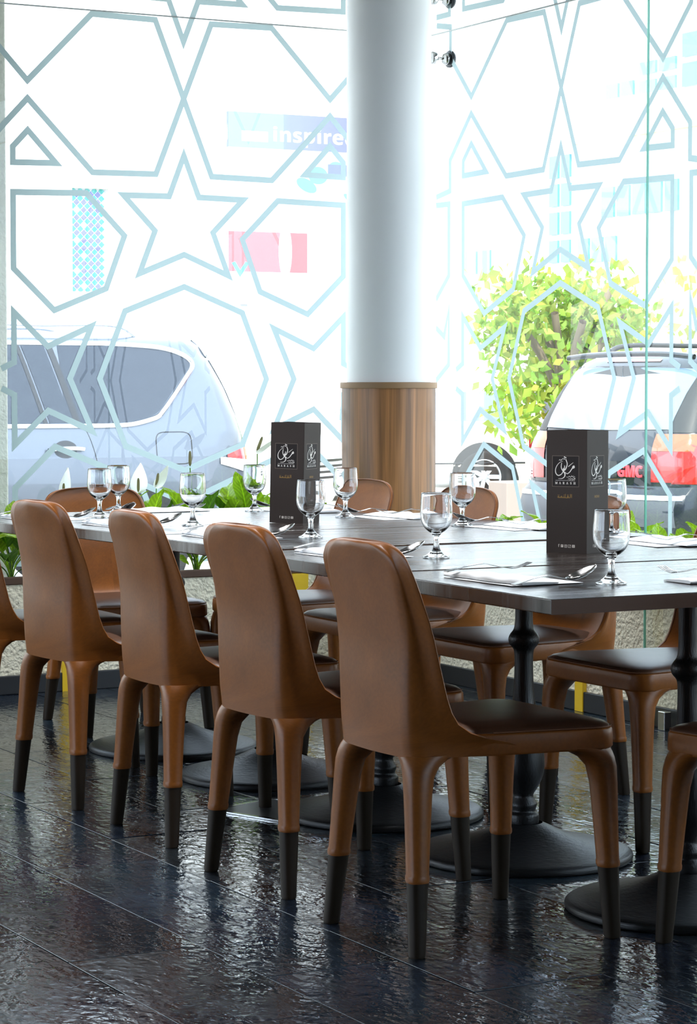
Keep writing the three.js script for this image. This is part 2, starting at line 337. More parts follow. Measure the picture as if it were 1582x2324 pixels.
// yellow uplit strips set in the planter walls
for (const [n, g] of [[1, box(T_WALL - 0.018, T_WALL - 0.001, 0.0, 0.415, -7.25, -7.20)], [2, box(4.43, 4.50, 0.0, 0.415, -S_WALL + 0.001, -S_WALL + 0.018)], [3, box(3.44, 3.485, 0.0, 0.415, -S_WALL + 0.001, -S_WALL + 0.018)]]) struct('trim_' + n, g, M.yellow);

// ------------------------------------------------------------------ column in the corner
{
  const c = thing('column', 'round white column with walnut cladding round its foot in the window corner', 'column', P(8.86, 5.0));
  part('shaft', lathe([[0.176, 1.17], [0.176, 3.35]], 64), M.columnPaint, c);
  const clad = lathe([[0.1965, 0.0], [0.1965, 1.16]], 64);
  { const uv = clad.attributes.uv; for (let i = 0; i < uv.count; i++) uv.setXY(i, uv.getX(i) * 1.235 + 0.1, uv.getY(i) * 1.16); }
  part('cladding', clad, M.walnut, c, 'walnut veneer cladding');
  part('cap_ring', lathe([[0.17, 1.158], [0.202, 1.158], [0.204, 1.160], [0.204, 1.181], [0.202, 1.184], [0.17, 1.184]], 64), M.walnutTrim, c, 'turned walnut cap ring');
}
// point-fixed glass fittings between the column and the side glass
function glassFitting(h, label) {
  const g = thing('glass_fitting', label, 'glass fitting', P(8.955, T_GLASS, h), 0, 'point fixings of the glass');
  const along = (pts) => lathe(pts, 28).rotateZ(Math.PI / 2);
  part('disc', along([[0, -0.012], [0.034, -0.012], [0.036, -0.006], [0.036, 0.004], [0, 0.004]]), M.darkSteel, g, 'dark disc pressed on the glass');
  part('bolt', along([[0, 0.004], [0.024, 0.006], [0.026, 0.02], [0.018, 0.032], [0.006, 0.036], [0.006, 0.058], [0.016, 0.062], [0.024, 0.07], [0.027, 0.085], [0.024, 0.10], [0, 0.102]]), M.steel, g, 'polished steel bolt');
  part('arm', along([[0.012, 0.10], [0.012, 0.2]]), M.steel, g);
}
glassFitting(2.56, 'steel point fixing between column and glass, the lower of two');
glassFitting(2.81, 'steel point fixing between column and glass, the upper of two');

// ------------------------------------------------------------------ tables
const TOP = 0.7525, THICK = 0.031;
const TB = [
  { s: 3.960, t: 2.600, a: 0, b: 0.0040, ps: 4.365, pt: 3.230, label: 'dark wood table at the near end of the row, its corner facing the viewer' },
  { s: 4.675, t: 2.625, a: 0.0050, b: 0.0070, ps: 5.050, pt: 3.235, label: 'dark wood table carrying the nearer menu stand, second from the near end' },
  { s: 5.385, t: 2.650, a: 0.0105, b: 0.0080, ps: 5.722, pt: 3.215, label: 'dark wood table in the middle of the row, without any menu stand' },
  { s: 6.095, t: 2.660, a: 0.0085, b: 0.0020, ps: 6.448, pt: 3.233, label: 'dark wood table carrying the farther menu stand, fourth from the near end' },
  { s: 6.800, t: 2.595, a: 0, b: -0.0020, ps: 7.10, pt: 3.211, label: 'dark wood table at the far end of the row before the window planter' },
];
function topAt(s) { const k = TB.findIndex((b, i) => s >= b.s - 0.01 && (i === 4 || s < TB[i + 1].s - 0.01)), b = TB[Math.max(0, k)]; return TOP + lerp(b.a, b.b, clamp((s - b.s) / 0.70, 0, 1)); }
{
  const topG = new RoundedBoxGeometry(1.25, THICK, 0.70, 2, 0.0025);
  { const p = topG.attributes.position, nn = topG.attributes.normal, uv = topG.attributes.uv; for (let i = 0; i < p.count; i++) { const ax = Math.abs(nn.getX(i)), ay = Math.abs(nn.getY(i)), az = Math.abs(nn.getZ(i)); if (ay >= ax && ay >= az) uv.setXY(i, p.getX(i), p.getZ(i)); else if (az >= ax) uv.setXY(i, p.getX(i), p.getY(i) + 0.3); else uv.setXY(i, p.getY(i) * 1.5, p.getZ(i)); } }
  const prof = [[0, 0], [0.268, 0], [0.272, 0.004], [0.272, 0.013], [0.266, 0.019], [0.235, 0.026], [0.17, 0.040], [0.11, 0.058], [0.07, 0.076], [0.048, 0.086]];
  const shaft = smoothPts([[0.0387, 0.084], [0.0395, 0.095], [0.0385, 0.106], [0.031, 0.114], [0.032, 0.121], [0.0345, 0.13], [0.029, 0.142], [0.025, 0.153], [0.036, 0.172], [0.050, 0.205], [0.0525, 0.24], [0.048, 0.285], [0.037, 0.34], [0.028, 0.39], [0.0245, 0.43], [0.0235, 0.50], [0.026, 0.514], [0.036, 0.527], [0.0385, 0.54], [0.034, 0.551], [0.026, 0.562], [0.0225, 0.58], [0.022, 0.64], [0.022, 0.712]], 3);
  const baseG = lathe(smoothPts(prof, 3), 72), shaftG = lathe(shaft, 40), edgeG = box(-0.6245, 0.6245, -0.0148, 0.0138, -0.0006, 0.0006), plateG = box(-0.2, 0.2, 0.708, 0.7215, -0.16, 0.16, 0.003);
  TB.forEach((b) => {
    const g = thing('dining_table', b.label, 'table', P(b.ps, b.pt), 0);
    const th = Math.atan2(b.b - b.a, 0.70), dy = TOP + (b.a + b.b) / 2 - THICK / 2, m = part('tabletop', topG, M.table, g);
    m.position.set(b.t + 0.625 - b.pt, dy, -(b.s + 0.35) + b.ps); m.rotation.x = th;
    for (const e of [-1, 1]) { const q = part('edge_band', edgeG, M.tableEdge, g, 'brown wooden edge'); q.position.copy(m.position); q.rotation.x = th; q.translateZ(e * 0.3502); }
    const dh = (b.a + b.b) / 2;
    part('base_plate', baseG, M.castIron, g); const sh = part('pedestal', shaftG, M.castIron, g); sh.scale.y = (0.7215 + dh) / 0.7215;
    part('top_bracket', plateG, M.castIron, g).position.y = dh - 0.001;
  });
}

// ------------------------------------------------------------------ leather chairs
const chairParts = (() => {
  const zr = [[0.40, 0.022], [0.46, 0.015], [0.55, 0.012], [0.62, 0.012], [0.68, 0.007], [0.77, -0.010], [0.85, -0.031]];
  const ze = [[0.405, 0.30], [0.43, 0.235], [0.442, 0.178], [0.455, 0.140], [0.475, 0.110], [0.51, 0.088], [0.576, 0.071], [0.66, 0.050], [0.705, 0.036], [0.758, 0.017], [0.80, 0.002], [0.85, -0.007]];
  const W = [[0.40, 0.196], [0.46, 0.196], [0.55, 0.197], [0.66, 0.196], [0.72, 0.194], [0.85, 0.191]];
  const contour = (h, k, lift) => {
    const w = interp(W, h) * k, a = interp(zr, h), e = interp(ze, h), r = Math.min(0.045, w * 0.55), out = [];
    const bow = 0.010 * Math.min(1, w / 0.15), inner = Math.min(e - 0.006, a + (e - a) * 0.55 + 0.012) , y = h + lift;
    const half = [];
    const wr = Math.max(w * 0.4, w - 0.034 * Math.min(1, w / 0.15)) , rb = Math.min(0.040, wr * 0.5);
    half.push([0, a - bow]); half.push([(wr - rb) * 0.5, a - bow * 0.75]); half.push([wr - rb, a - bow * 0.15]);
    for (let i = 1; i <= 5; i++) { const q = i / 5 * Math.PI / 2; half.push([wr - rb + rb * Math.sin(q), a - bow * 0.15 + Math.min(rb, Math.max(0.004, (e - a) * 0.6)) * (1 - Math.cos(q))]); }
    const z2 = half[half.length - 1][1]; half.push([lerp(wr, w, 0.6), lerp(z2, e, 0.55)]);  half.push([w + 0.003, e - 0.003]); half.push([w - 0.001, e + 0.002]); half.push([w - 0.009, e + 0.003]); half.push([Math.max(0, w - 0.022), e - 0.001]);
    for (const f of [0.75, 0.5, 0.25]) half.push([Math.max(0, w - 0.022) * f, lerp(inner, e - 0.001, f * f * f * 0.85)]);
    half.push([0, inner]);
    for (let i = 0; i < half.length; i++) out.push(V3(half[i][0], y, half[i][1]));
    for (let i = half.length - 2; i > 0; i--) out.push(V3(-half[i][0], y, half[i][1]));
    return out;
  };
  const rings = [], h0 = 0.69, ht = 0.848, n = 4.6;
  for (const h of [0.404, 0.412, 0.43, 0.442, 0.455, 0.475, 0.50, 0.53, 0.576, 0.62, 0.66]) rings.push(contour(h, 1, 0));
  for (let i = 0; i <= 16; i++) { const q = i / 16 * Math.PI / 2; rings.push(contour(h0 + (ht - h0) * Math.pow(Math.sin(q), 2 / n), Math.max(0.02, Math.pow(Math.cos(q), 2 / n)), 0)); }
  const half0 = rings[0].length / 2, back = loft(rings.map((r) => r.slice(half0).concat(r.slice(0, half0)).reverse()));
  // seam along the edge of the back
  const seamPts = []; const eIdx = 11;
  rings.forEach((r) => seamPts.push(r[eIdx].clone()));
  const nR = rings[0].length, left = rings.map((r) => r[nR - eIdx].clone());
  const backSeam = tube(seamPts.slice(3, -1).concat([V3(0, 0.8492, -0.008)], left.slice(3, -1).reverse()), 0.0021, 110, 5);
  // seat
  const foot = (inset, y) => {
    const o = [], zf = 0.500 - inset, zb = 0.045 + inset * 0.4, wf = 0.227 - inset, wb = 0.148 - inset * 0.5, r = Math.max(0.012, 0.050 - inset * 0.4);
    const half = [[0, zf], [(wf - r) * 0.5, zf + 0.0 - 0.0015], [wf - r, zf - 0.004]];
    for (let i = 1; i <= 5; i++) { const q = i / 5 * Math.PI / 2; half.push([wf - r + r * Math.sin(q), zf - 0.004 - r + r * Math.cos(q)]); }
    half.push([0.2115 - inset, 0.34], [0.192 - inset, 0.20 - inset * 0.2], [wb, zb + 0.01], [wb * 0.5, zb], [0, zb]);
    for (const p of half) o.push(V3(p[0], y, p[1]));
    for (let i = half.length - 2; i > 0; i--) o.push(V3(-half[i][0], y, half[i][1]));
    return o;
  };
  const rail = loft([foot(0.004, 0.403), foot(0.0, 0.408), foot(0.0, 0.43), foot(0.001, 0.444), foot(0.0045, 0.4495), foot(0.02, 0.4505)]);
  const shrink = (k, y) => foot(0.006, y).map((p) => V3(p.x * k, y, 0.27 + (p.z - 0.27) * k));
  const seat = loft([foot(0.0055, 0.4496), shrink(1, 0.4525), shrink(0.965, 0.4585), shrink(0.87, 0.4645), shrink(0.68, 0.469), shrink(0.42, 0.471), shrink(0.12, 0.4716)]);
  const seatSeam = tube(foot(0.0035, 0.4505).slice(0, 11).reverse().concat(foot(0.0035, 0.4505).slice(15).reverse()), 0.0016, 60, 5);
  const sq = (cx, cz, a, b, y, rr_ = 0.32) => { const o = []; for (let i = 0; i < 16; i++) { const q = i / 16 * Math.PI * 2, c = Math.cos(q), s = Math.sin(q), k = 1 / Math.pow(Math.pow(Math.abs(c), 1 / rr_ * 1.2) + Math.pow(Math.abs(s), 1 / rr_ * 1.2), rr_ / 1.2); o.push(V3(cx + a * c * k, y, cz + b * s * k)); } return o; };
  const legPair = (foot0, top0, front, sx) => {
    const at = (y) => [sx * lerp(foot0[0], top0[0], y / 0.42), lerp(foot0[1], top0[1], y / 0.42)];
    const rings = [], add = (y, a, b, ix = 0, iz = 0) => { const [x, z] = at(y); rings.push(sq(x - sx * ix, z + (front ? -iz : iz), a * 0.9, b * 0.9, y, 0.42)); };
    add(0.152, 0.0245, 0.0245); add(0.156, 0.0262, 0.0262); add(0.164, 0.0262, 0.0262); add(0.168, 0.0248, 0.0248); add(0.22, 0.0265, 0.0262); add(0.28, 0.0285, 0.0285); add(0.33, 0.0305, 0.031); add(0.365, 0.0335, 0.0345, 0.002, 0.002); add(0.385, 0.039, 0.042, 0.008, 0.010); add(0.398, 0.048, 0.054, 0.017, 0.022); add(0.408, 0.062, 0.072, 0.030, 0.040);
    const leather = loft(rings.map((r) => r.slice().reverse()));
    const wr = []; for (const [y, a] of [[0.0, 0.0145], [0.004, 0.0163], [0.05, 0.0176], [0.154, 0.0205]]) { const [x, z] = at(y); wr.push(sq(x, z, a, a, y, 0.38)); }
    return [leather, loft(wr.map((r) => r.slice().reverse()))];
  };
  const legs = []; for (const sx of [-1, 1]) { legs.push(legPair([0.187, 0.018], [0.142, 0.046], false, sx)); legs.push(legPair([0.2235, 0.476], [0.197, 0.462], true, sx)); }
  return { back, backSeam, rail, seat, seatSeam, legs, under: box(-0.13, 0.13, 0.400, 0.4035, 0.12, 0.44) };
})();
function makeChair(label, pos, turn) {
  const c = thing('dining_chair', label, 'chair', pos, turn), q = chairParts;
  part('backrest', q.back, M.leather, c); part('back_seam', q.backSeam, M.thread, c);
  part('seat_rail', q.rail, M.leather, c); part('seat', q.seat, M.seatLeather, c, 'darker smooth seat leather'); part('seat_seam', q.seatSeam, M.thread, c); part('seat_base', q.under, M.under, c);
  for (const [a, b] of q.legs) { const l = part('leg', a, M.leather, c); part('wooden_foot', b, M.darkWood, l, 'dark wooden foot below the leather'); }
  return c;
}
const chairProto = makeChair('tan leather chair nearest the viewer, its whole back turned to the viewer', P(4.432, 2.445), R(90));
for (const [s, t, a, label] of [
  [5.068, 2.466, 93, 'tan leather chair drawn up beside the nearest one, seen from behind'],
  [5.757, 2.498, 89, 'tan leather chair seen from behind, third along the row from the viewer'],
  [6.375, 2.475, 95, 'tan leather chair seen from behind, farthest one of the row fully in view'],
  [7.03, 2.47, 90, 'tan leather chair cut off by the left picture edge'],
  [5.17, 4.00, -90, 'tan leather chair on the window side whose seat shows under the near tabletop corner'],
  [5.87, 4.00, -90, 'tan leather chair on the window side beside the glass screen, behind the near menu stand'],
  [6.58, 4.00, -90, 'tan leather chair on the window side between the column and the near menu stand'],
  [7.26, 4.01, -90, 'tan leather chair on the window side in front of the walnut column foot'],
  [3.645, 3.215, 180, 'tan leather chair at the head of the near table, cut off by the picture edge'],
]) dup(chairProto, P(s, t), R(a), label);
dup(chairProto, P(7.95, 3.29), R(0), 'tan leather chair at the far head of the table, its round back facing the viewer').scale.y = 0.955;

// ------------------------------------------------------------------ goblets
const gobletG = (() => {
  const outer = smoothPts([[0.0, 0.0], [0.022, 0.0], [0.0318, 0.0005], [0.033, 0.0022], [0.0315, 0.0040], [0.022, 0.0085], [0.013, 0.0160], [0.0085, 0.0240], [0.0068, 0.033], [0.0068, 0.044], [0.0082, 0.052], [0.0120, 0.058], [0.0200, 0.064], [0.0300, 0.074], [0.0365, 0.088], [0.0388, 0.104], [0.0382, 0.125], [0.0366, 0.147], [0.0359, 0.1545]], 4);
  const inner = smoothPts([[0.0347, 0.1548], [0.0351, 0.147], [0.0366, 0.125], [0.0371, 0.104], [0.0345, 0.088], [0.027, 0.075], [0.016, 0.067], [0.006, 0.0635], [0.0, 0.063]], 4);
  return lathe(outer.concat([[0.0353, 0.1556]], inner), 48);
})();
let goblet0 = null;
for (const [s, t, label] of [
  [4.195, 2.904, 'nearest stemmed water glass, standing at the near corner of the first table'],
  [4.978, 2.940, 'stemmed water glass standing between the nearest chair back and the near menu stand'],
  [5.750, 3.005, 'stemmed water glass in front of the farther menu stand'],
  [6.470, 2.990, 'stemmed water glass standing behind the third chair back, before the planter'],
  [7.130, 2.970, 'stemmed water glass in front of the far chair, the nearer of an overlapping pair'],
  [7.400, 3.150, 'stemmed water glass in front of the far chair, the rear of an overlapping pair'],
  [7.235, 3.570, 'stemmed water glass just left of the farther menu stand, before a white flower'],
  [6.700, 3.625, 'stemmed water glass in front of the walnut column edge'],
  [6.040, 3.655, 'stemmed water glass in front of a window-side chair next to the near menu stand'],
  [5.400, 3.740, 'stemmed water glass half hidden behind the nearest glass'],
]) {
  if (!goblet0) { goblet0 = thing('water_glass', label, 'glass', P(s, t, topAt(s) + 0.0004)); part('goblet', gobletG, M.crystal, goblet0); }
  else dup(goblet0, P(s, t, topAt(s) + 0.0004), 0, label);
}

// ------------------------------------------------------------------ menu stands
function menuCanvas() {
  const c = document.createElement('canvas'); c.width = 1024; c.height = 1400; const g = c.getContext('2d');
  // two printed faces side by side: the Arabic one (0..512) and the one reading MENU (512..1024)
  g.fillStyle = '#33291f'; g.fillStyle = '#342a25'; g.fillRect(0, 0, 1024, 1400);
  for (const x of [0, 512]) {
    g.save(); g.translate(x, 0);
    g.fillStyle = '#1c1210'; g.fillRect(80, 299, 320, 334); g.strokeStyle = '#8d8076'; g.lineWidth = 3; g.strokeRect(72, 291, 336, 350);
    g.strokeStyle = '#f4efe8'; g.fillStyle = '#f4efe8'; g.lineCap = 'round'; g.lineJoin = 'round';
    // a pen stroke through the points, its width given at the start, the middle and the end
    const stroke = (pts, a, m, b) => { const c = new THREE.CatmullRomCurve3(pts.map((p) => V3(p[0], p[1], 0))).getPoints(48); for (let i = 1; i < c.length; i++) { const u = i / 48; g.lineWidth = u < 0.5 ? lerp(a, m, u * 2) : lerp(m, b, u * 2 - 1); g.beginPath(); g.moveTo(c[i - 1].x, c[i - 1].y); g.lineTo(c[i].x, c[i].y); g.stroke(); } };
    const dots = (list, r) => { for (const [px, py] of list) { g.beginPath(); g.arc(px, py, r, 0, 7); g.fill(); } };
    // calligraphy: meem, ra and sheen, the bowl of the sheen sweeping out to its left
    stroke([[204, 352], [168, 366], [132, 402], [112, 453], [119, 492], [146, 515], [182, 504], [205, 474], [211, 432]], 3, 11, 8);
    stroke([[190, 374], [186, 424], [204, 457], [232, 450], [252, 418], [260, 377], [243, 332]], 8, 13, 10);
    stroke([[228, 404], [226, 432], [214, 462], [232, 496], [227, 527], [196, 549], [150, 552]], 8, 15, 4);
    stroke([[344, 404], [330, 412], [334, 428], [350, 420], [344, 404], [318, 440], [290, 476], [258, 494], [234, 476]], 9, 13, 6);
    stroke([[276, 412], [306, 388], [336, 366]], 7, 6, 3); stroke([[176, 344], [192, 334], [206, 318]], 7, 6, 3); stroke([[158, 342], [172, 330]], 5, 5, 3);
    dots([[222, 326], [242, 312], [226, 304]], 8);
    for (const pts of [[[358, 526], [338, 530], [326, 520], [310, 528], [290, 526], [270, 532], [252, 530]], [[360, 555], [360, 540]], [[350, 541], [350, 555], [332, 556], [318, 550], [304, 556], [286, 550], [272, 556]]]) stroke(pts, 5, 5, 4);
    dots([[342, 514], [314, 513], [286, 520], [334, 542], [302, 541], [326, 566], [296, 566]], 3);
    g.fillRect(112, 570, 248, 3);
    g.font = 'bold 36px serif'; g.textAlign = 'center'; 'MARASH'.split('').forEach((ch, i) => g.fillText(ch, 124 + i * 46, 614));
    g.strokeStyle = '#94733a'; g.fillStyle = '#94733a';
    if (x) { g.font = 'bold 40px sans-serif'; g.fillText('MENU', 240, 768); }
    else { // the Arabic word for menu, letter by letter from its right end
      const y = 766; g.save(); g.translate(-16 - 24, 0); g.translate(0, 0);
      const st = (pts) => stroke(pts.map(([a, b]) => [270 + (a - 255) * 1.08, y + b * 1.15]), 7, 7, 6);
      st([[336, 0], [336, -34]]); st([[322, -34], [322, -10], [318, 0], [300, 0]]);
      st([[300, 0], [300, -14], [288, -16], [288, -2], [300, -4]]); st([[300, 0], [264, 0], [264, -34]]); st([[262, 0], [246, 0], [246, -14]]);
      st([[246, 0], [226, 0], [222, -12], [210, -8], [214, 0], [226, 0]]); st([[210, 0], [192, 0], [184, -12], [174, -4], [182, 2], [194, -4]]);
      dots([[304, y - 32], [318, y - 32], [263, y - 30], [186, y - 27], [200, y - 27]], 4); g.restore();
    }
    // row of small social icons
    g.fillStyle = '#cfc6bd'; g.strokeStyle = '#cfc6bd'; g.lineWidth = 4; g.font = 'bold 44px sans-serif'; g.fillText('f', 158, 1332);
    g.fillRect(184, 1302, 32, 32); g.strokeRect(232, 1304, 30, 30); g.beginPath(); g.arc(247, 1319, 8, 0, 7); g.stroke(); g.strokeRect(278, 1304, 32, 30); g.beginPath(); g.moveTo(286, 1330); g.lineTo(304, 1310); g.stroke(); g.fillRect(326, 1302, 36, 32);
    g.fillStyle = '#342a25'; g.beginPath(); g.moveTo(190, 1326); g.lineTo(208, 1308); g.lineTo(196, 1312); g.fill(); g.fillRect(334, 1312, 20, 3); g.fillRect(334, 1322, 20, 3);
    g.restore();
  }
  const t = new THREE.CanvasTexture(c); t.colorSpace = THREE.SRGBColorSpace; t.anisotropy = 4; return t;
}
{
  const tex = menuCanvas(), mat = phy({ map: tex, roughness: 0.62, specularIntensity: 0.6 }), plain = std({ color: rgb(0.035, 0.024, 0.019), roughness: 0.7 });
  const w = 0.112, h = 0.302, d = 0.0016;
  const panel = (u0) => { const g = new THREE.BoxGeometry(w, h, d).toNonIndexed(), p = g.attributes.position, uv = g.attributes.uv; for (let i = 0; i < p.count; i++) uv.setXY(i, u0 + 0.5 * (p.getX(i) / w + 0.5) * 0.998, p.getY(i) / h + 0.5); return g.translate(0, h / 2, w / 2 - d / 2); };
  const A = panel(0), B = panel(0.5);
  const make = (s, t, turn, label, lean) => {
    const g = thing('menu_stand', label, 'menu', P(s, t, topAt(s)), turn, 'menu stands on the tables');
    for (let k = 0; k < 4; k++) { const m = part('printed_panel', k % 2 ? B : A, mat, g); m.rotation.y = k * Math.PI / 2; }
    part('bottom_flap', box(-w / 2 + 0.002, w / 2 - 0.002, 0.001, 0.0025, -w / 2 + 0.002, w / 2 - 0.002), plain, g);
    g.rotation.z = lean;
  };
  make(4.995, 3.355, R(-61.8), 'dark brown square menu stand behind the nearest glass, the larger of two', 0);
  make(6.507, 3.345, R(-53.5), 'dark brown square menu stand in front of the column, the farther of two', R(-1.2));
}

// ------------------------------------------------------------------ cutlery and napkins
const spoonG = (() => {                                                 // along +z, handle end at z = 0, bowl hollow side up
  const L = 0.215, N = 48, K = 8, w = [[0, 0.0098], [0.01, 0.0105], [0.05, 0.0070], [0.10, 0.0042], [0.132, 0.0046], [0.142, 0.010], [0.158, 0.0192], [0.178, 0.0222], [0.196, 0.0185], [0.208, 0.0115], [0.215, 0.002]];
  const y = [[0, 0.003], [0.05, 0.013], [0.09, 0.017], [0.125, 0.008], [0.142, 0.007], [0.165, 0.0125], [0.19, 0.0205], [0.215, 0.030]], dep = [[0, 0], [0.136, 0.0003], [0.152, 0.0066], [0.178, 0.0095], [0.202, 0.005], [0.215, 0]];
  const rings = [];
  for (let i = 0; i <= N; i++) {
    const z = L * i / N, a = interp(w, z), b = interp(y, z), c = interp(dep, z), ring = [];
    for (let k = 0; k <= K; k++) { const v = -1 + 2 * k / K; ring.push(V3(v * a, b - c * (1 - v * v), z)); }
    for (let k = K; k >= 0; k--) { const v = -1 + 2 * k / K; ring.push(V3(v * a * 1.02, b - c * (1 - v * v) - 0.0016 * (1 - 0.5 * v * v), z)); }
    rings.push(ring.reverse());
  }
  return loft(rings);
})();
const forkG = (() => {
  const rings = [], w = [[0, 0.0095], [0.01, 0.0102], [0.05, 0.0068], [0.10, 0.0040], [0.128, 0.0045], [0.14, 0.0095], [0.155, 0.0118]], y = [[0, 0.003], [0.05, 0.013], [0.09, 0.018], [0.125, 0.010], [0.155, 0.0055]];
  for (let i = 0; i <= 32; i++) { const z = 0.155 * i / 32, a = interp(w, z), b = interp(y, z); rings.push([V3(-a, b, z), V3(-a * 0.5, b - 0.0004, z), V3(a * 0.5, b - 0.0004, z), V3(a, b, z), V3(a * 0.95, b - 0.0018, z), V3(-a * 0.95, b - 0.0018, z)].reverse()); }
  const list = [loft(rings)];
  for (let k = 0; k < 4; k++) {
    const x = -0.0099 + 0.0066 * k, tr_ = [];
    for (let i = 0; i <= 8; i++) { const z = 0.153 + 0.050 * i / 8, b = lerp(0.0052, 0.0175, Math.pow(i / 8, 1.7)), a = lerp(0.0019, 0.0009, i / 8); tr_.push([V3(x - a, b, z), V3(x + a, b, z), V3(x + a, b - 0.0016, z), V3(x - a, b - 0.0016, z)].reverse()); }
    list.push(loft(tr_));
  }
  return merge(list);
})();
const napkinG = (() => {                                                // soft fold, rolled edge towards -z
  const rings = [], N = 26;
  for (let i = 0; i <= N; i++) {
    const x = lerp(-0.145, 0.145, i / N), e = Math.pow(Math.abs(2 * i / N - 1), 6), th = 0.0125 * (1 - 0.55 * e) + 0.0022 * Math.sin(i * 0.75), wv = 0.004 * Math.sin(i * 0.4 + 1), d = 0.052 * (1 - 0.12 * e);
    rings.push([V3(x, 0.0004, -d + wv), V3(x, 0.0012 + th * 0.5, -d - 0.0035 + wv), V3(x, th, -d + 0.006 + wv), V3(x, th * 0.98, -d * 0.3), V3(x, th * 0.72, d * 0.5), V3(x, 0.0025, d + wv), V3(x, 0.0004, d + wv * 0.5)]);
  }
  return loft(rings);
})();
const sheetG = (() => { const g = new THREE.BoxGeometry(0.26, 0.0008, 0.18, 12, 1, 8), p = g.attributes.position; for (let i = 0; i < p.count; i++) { const x = p.getX(i), z = p.getZ(i); p.setY(i, p.getY(i) + 0.0011 + 0.0006 * Math.pow(Math.abs(x) / 0.15, 4) * (x > 0 ? 1 : 0.3)); } g.computeVertexNormals(); return g; })();
let proto = {};
function lay(kind, geo, mat, category, partName, s, t, turn, label, lift = 0, tilt = 0) {
  const pos = P(s, t, topAt(s) + lift);
  let o; if (!proto[kind]) { o = proto[kind] = thing(kind, label, category, pos, turn); part(partName, geo, mat, o); } else o = dup(proto[kind], pos, turn, label);
  o.rotation.order = 'YXZ'; o.rotation.x = tilt; return o;
}
// settings: s and t of the napkin, side 1 = aisle side (guest faces the window), -1 = window side; where = what tells it apart
const SETS = [
  { s: 4.36, t: 2.745, d: 1, where: 'at the nearest corner of the first table' },
  { s: 5.145, t: 2.785, d: 1, where: 'behind the nearest chair back' },
  { s: 5.90, t: 2.82, d: 1, where: 'behind the second chair back from the viewer' },
  { s: 6.61, t: 2.82, d: 1, where: 'behind the third chair back from the viewer' },
  { s: 7.13, t: 2.76, d: 1, where: 'behind the farthest chair back of the row' },
  { s: 4.42, t: 3.74, d: -1, where: 'on the window side of the first table' },
  { s: 5.15, t: 3.735, d: -1, where: 'on the window side by the glass screen' },
  { s: 5.88, t: 3.755, d: -1, where: 'on the window side just left of the near menu stand' },
  { s: 6.60, t: 3.755, d: -1, where: 'on the window side in front of the column' },
  { s: 7.16, t: 3.72, d: -1, where: 'behind the farther menu stand' },
];
for (const q of SETS) {
  const base = q.d > 0 ? R(90) : R(-90), k = q.d;                       // local +z points away from the guest
  lay('paper_sheet', sheetG, M.paper, 'placemat', 'sheet', q.s, q.t + 0.02 * k, base + rr(-0.06, 0.06), 'white paper under the napkin ' + q.where, 0.0002);
  lay('napkin', napkinG, M.linen, 'napkin', 'folded_cloth', q.s + 0.01 * k, q.t - 0.005 * k, base + rr(-0.05, 0.05), 'folded white napkin ' + q.where, 0.0024);
  lay('fork', forkG, M.steel, 'fork', 'fork_body', q.s + 0.105 * k, q.t - 0.085 * k, base + rr(-0.12, -0.02), 'steel fork on the napkin ' + q.where, 0.0135);
  lay('spoon', spoonG, M.steel, 'spoon', 'spoon_body', q.s - 0.165 * k, q.t - 0.085 * k, base + rr(-0.03, 0.06), 'steel spoon beside the napkin ' + q.where, 0.0052, -0.03);
}
// the two head places
for (const [s, t, turn, where] of [[7.36, 3.30, 0, 'before the far round-backed chair'], [4.16, 3.19, Math.PI, 'at the near head of the table']]) {
  const sg = turn ? 1 : -1;
  lay('napkin', napkinG, M.linen, 'napkin', 'folded_cloth', s, t, turn, 'folded white napkin ' + where, 0.0008);
  lay('fork', forkG, M.steel, 'fork', 'fork_body', s - 0.10 * sg, t - 0.09 * sg, turn + (turn ? 0.1 : 0), 'steel fork lying on the napkin ' + where, 0.0125);
  lay('spoon', spoonG, M.steel, 'spoon', 'spoon_body', s - 0.11 * sg, t + 0.16 * sg, turn, 'steel spoon beside the napkin ' + where, 0.0045, -0.03);
}
// floor box lid beside the pedestals
{
  const g = thing('floor_box', 'flat steel floor box lid set beside a table base', 'floor box', P(5.93, 2.99, 0.0005), R(20));
  part('frame', merge([box(-0.13, 0.13, 0, 0.004, -0.13, -0.115), box(-0.13, 0.13, 0, 0.004, 0.115, 0.13), box(-0.13, -0.115, 0, 0.004, -0.115, 0.115), box(0.115, 0.13, 0, 0.004, -0.115, 0.115)]), M.steel, g);
  part('lid', box(-0.114, 0.114, 0, 0.0025, -0.114, 0.114), M.darkSteel, g); part('pull', box(-0.03, 0.03, 0.0025, 0.0045, 0.05, 0.075, 0.001), M.steel, g);
}

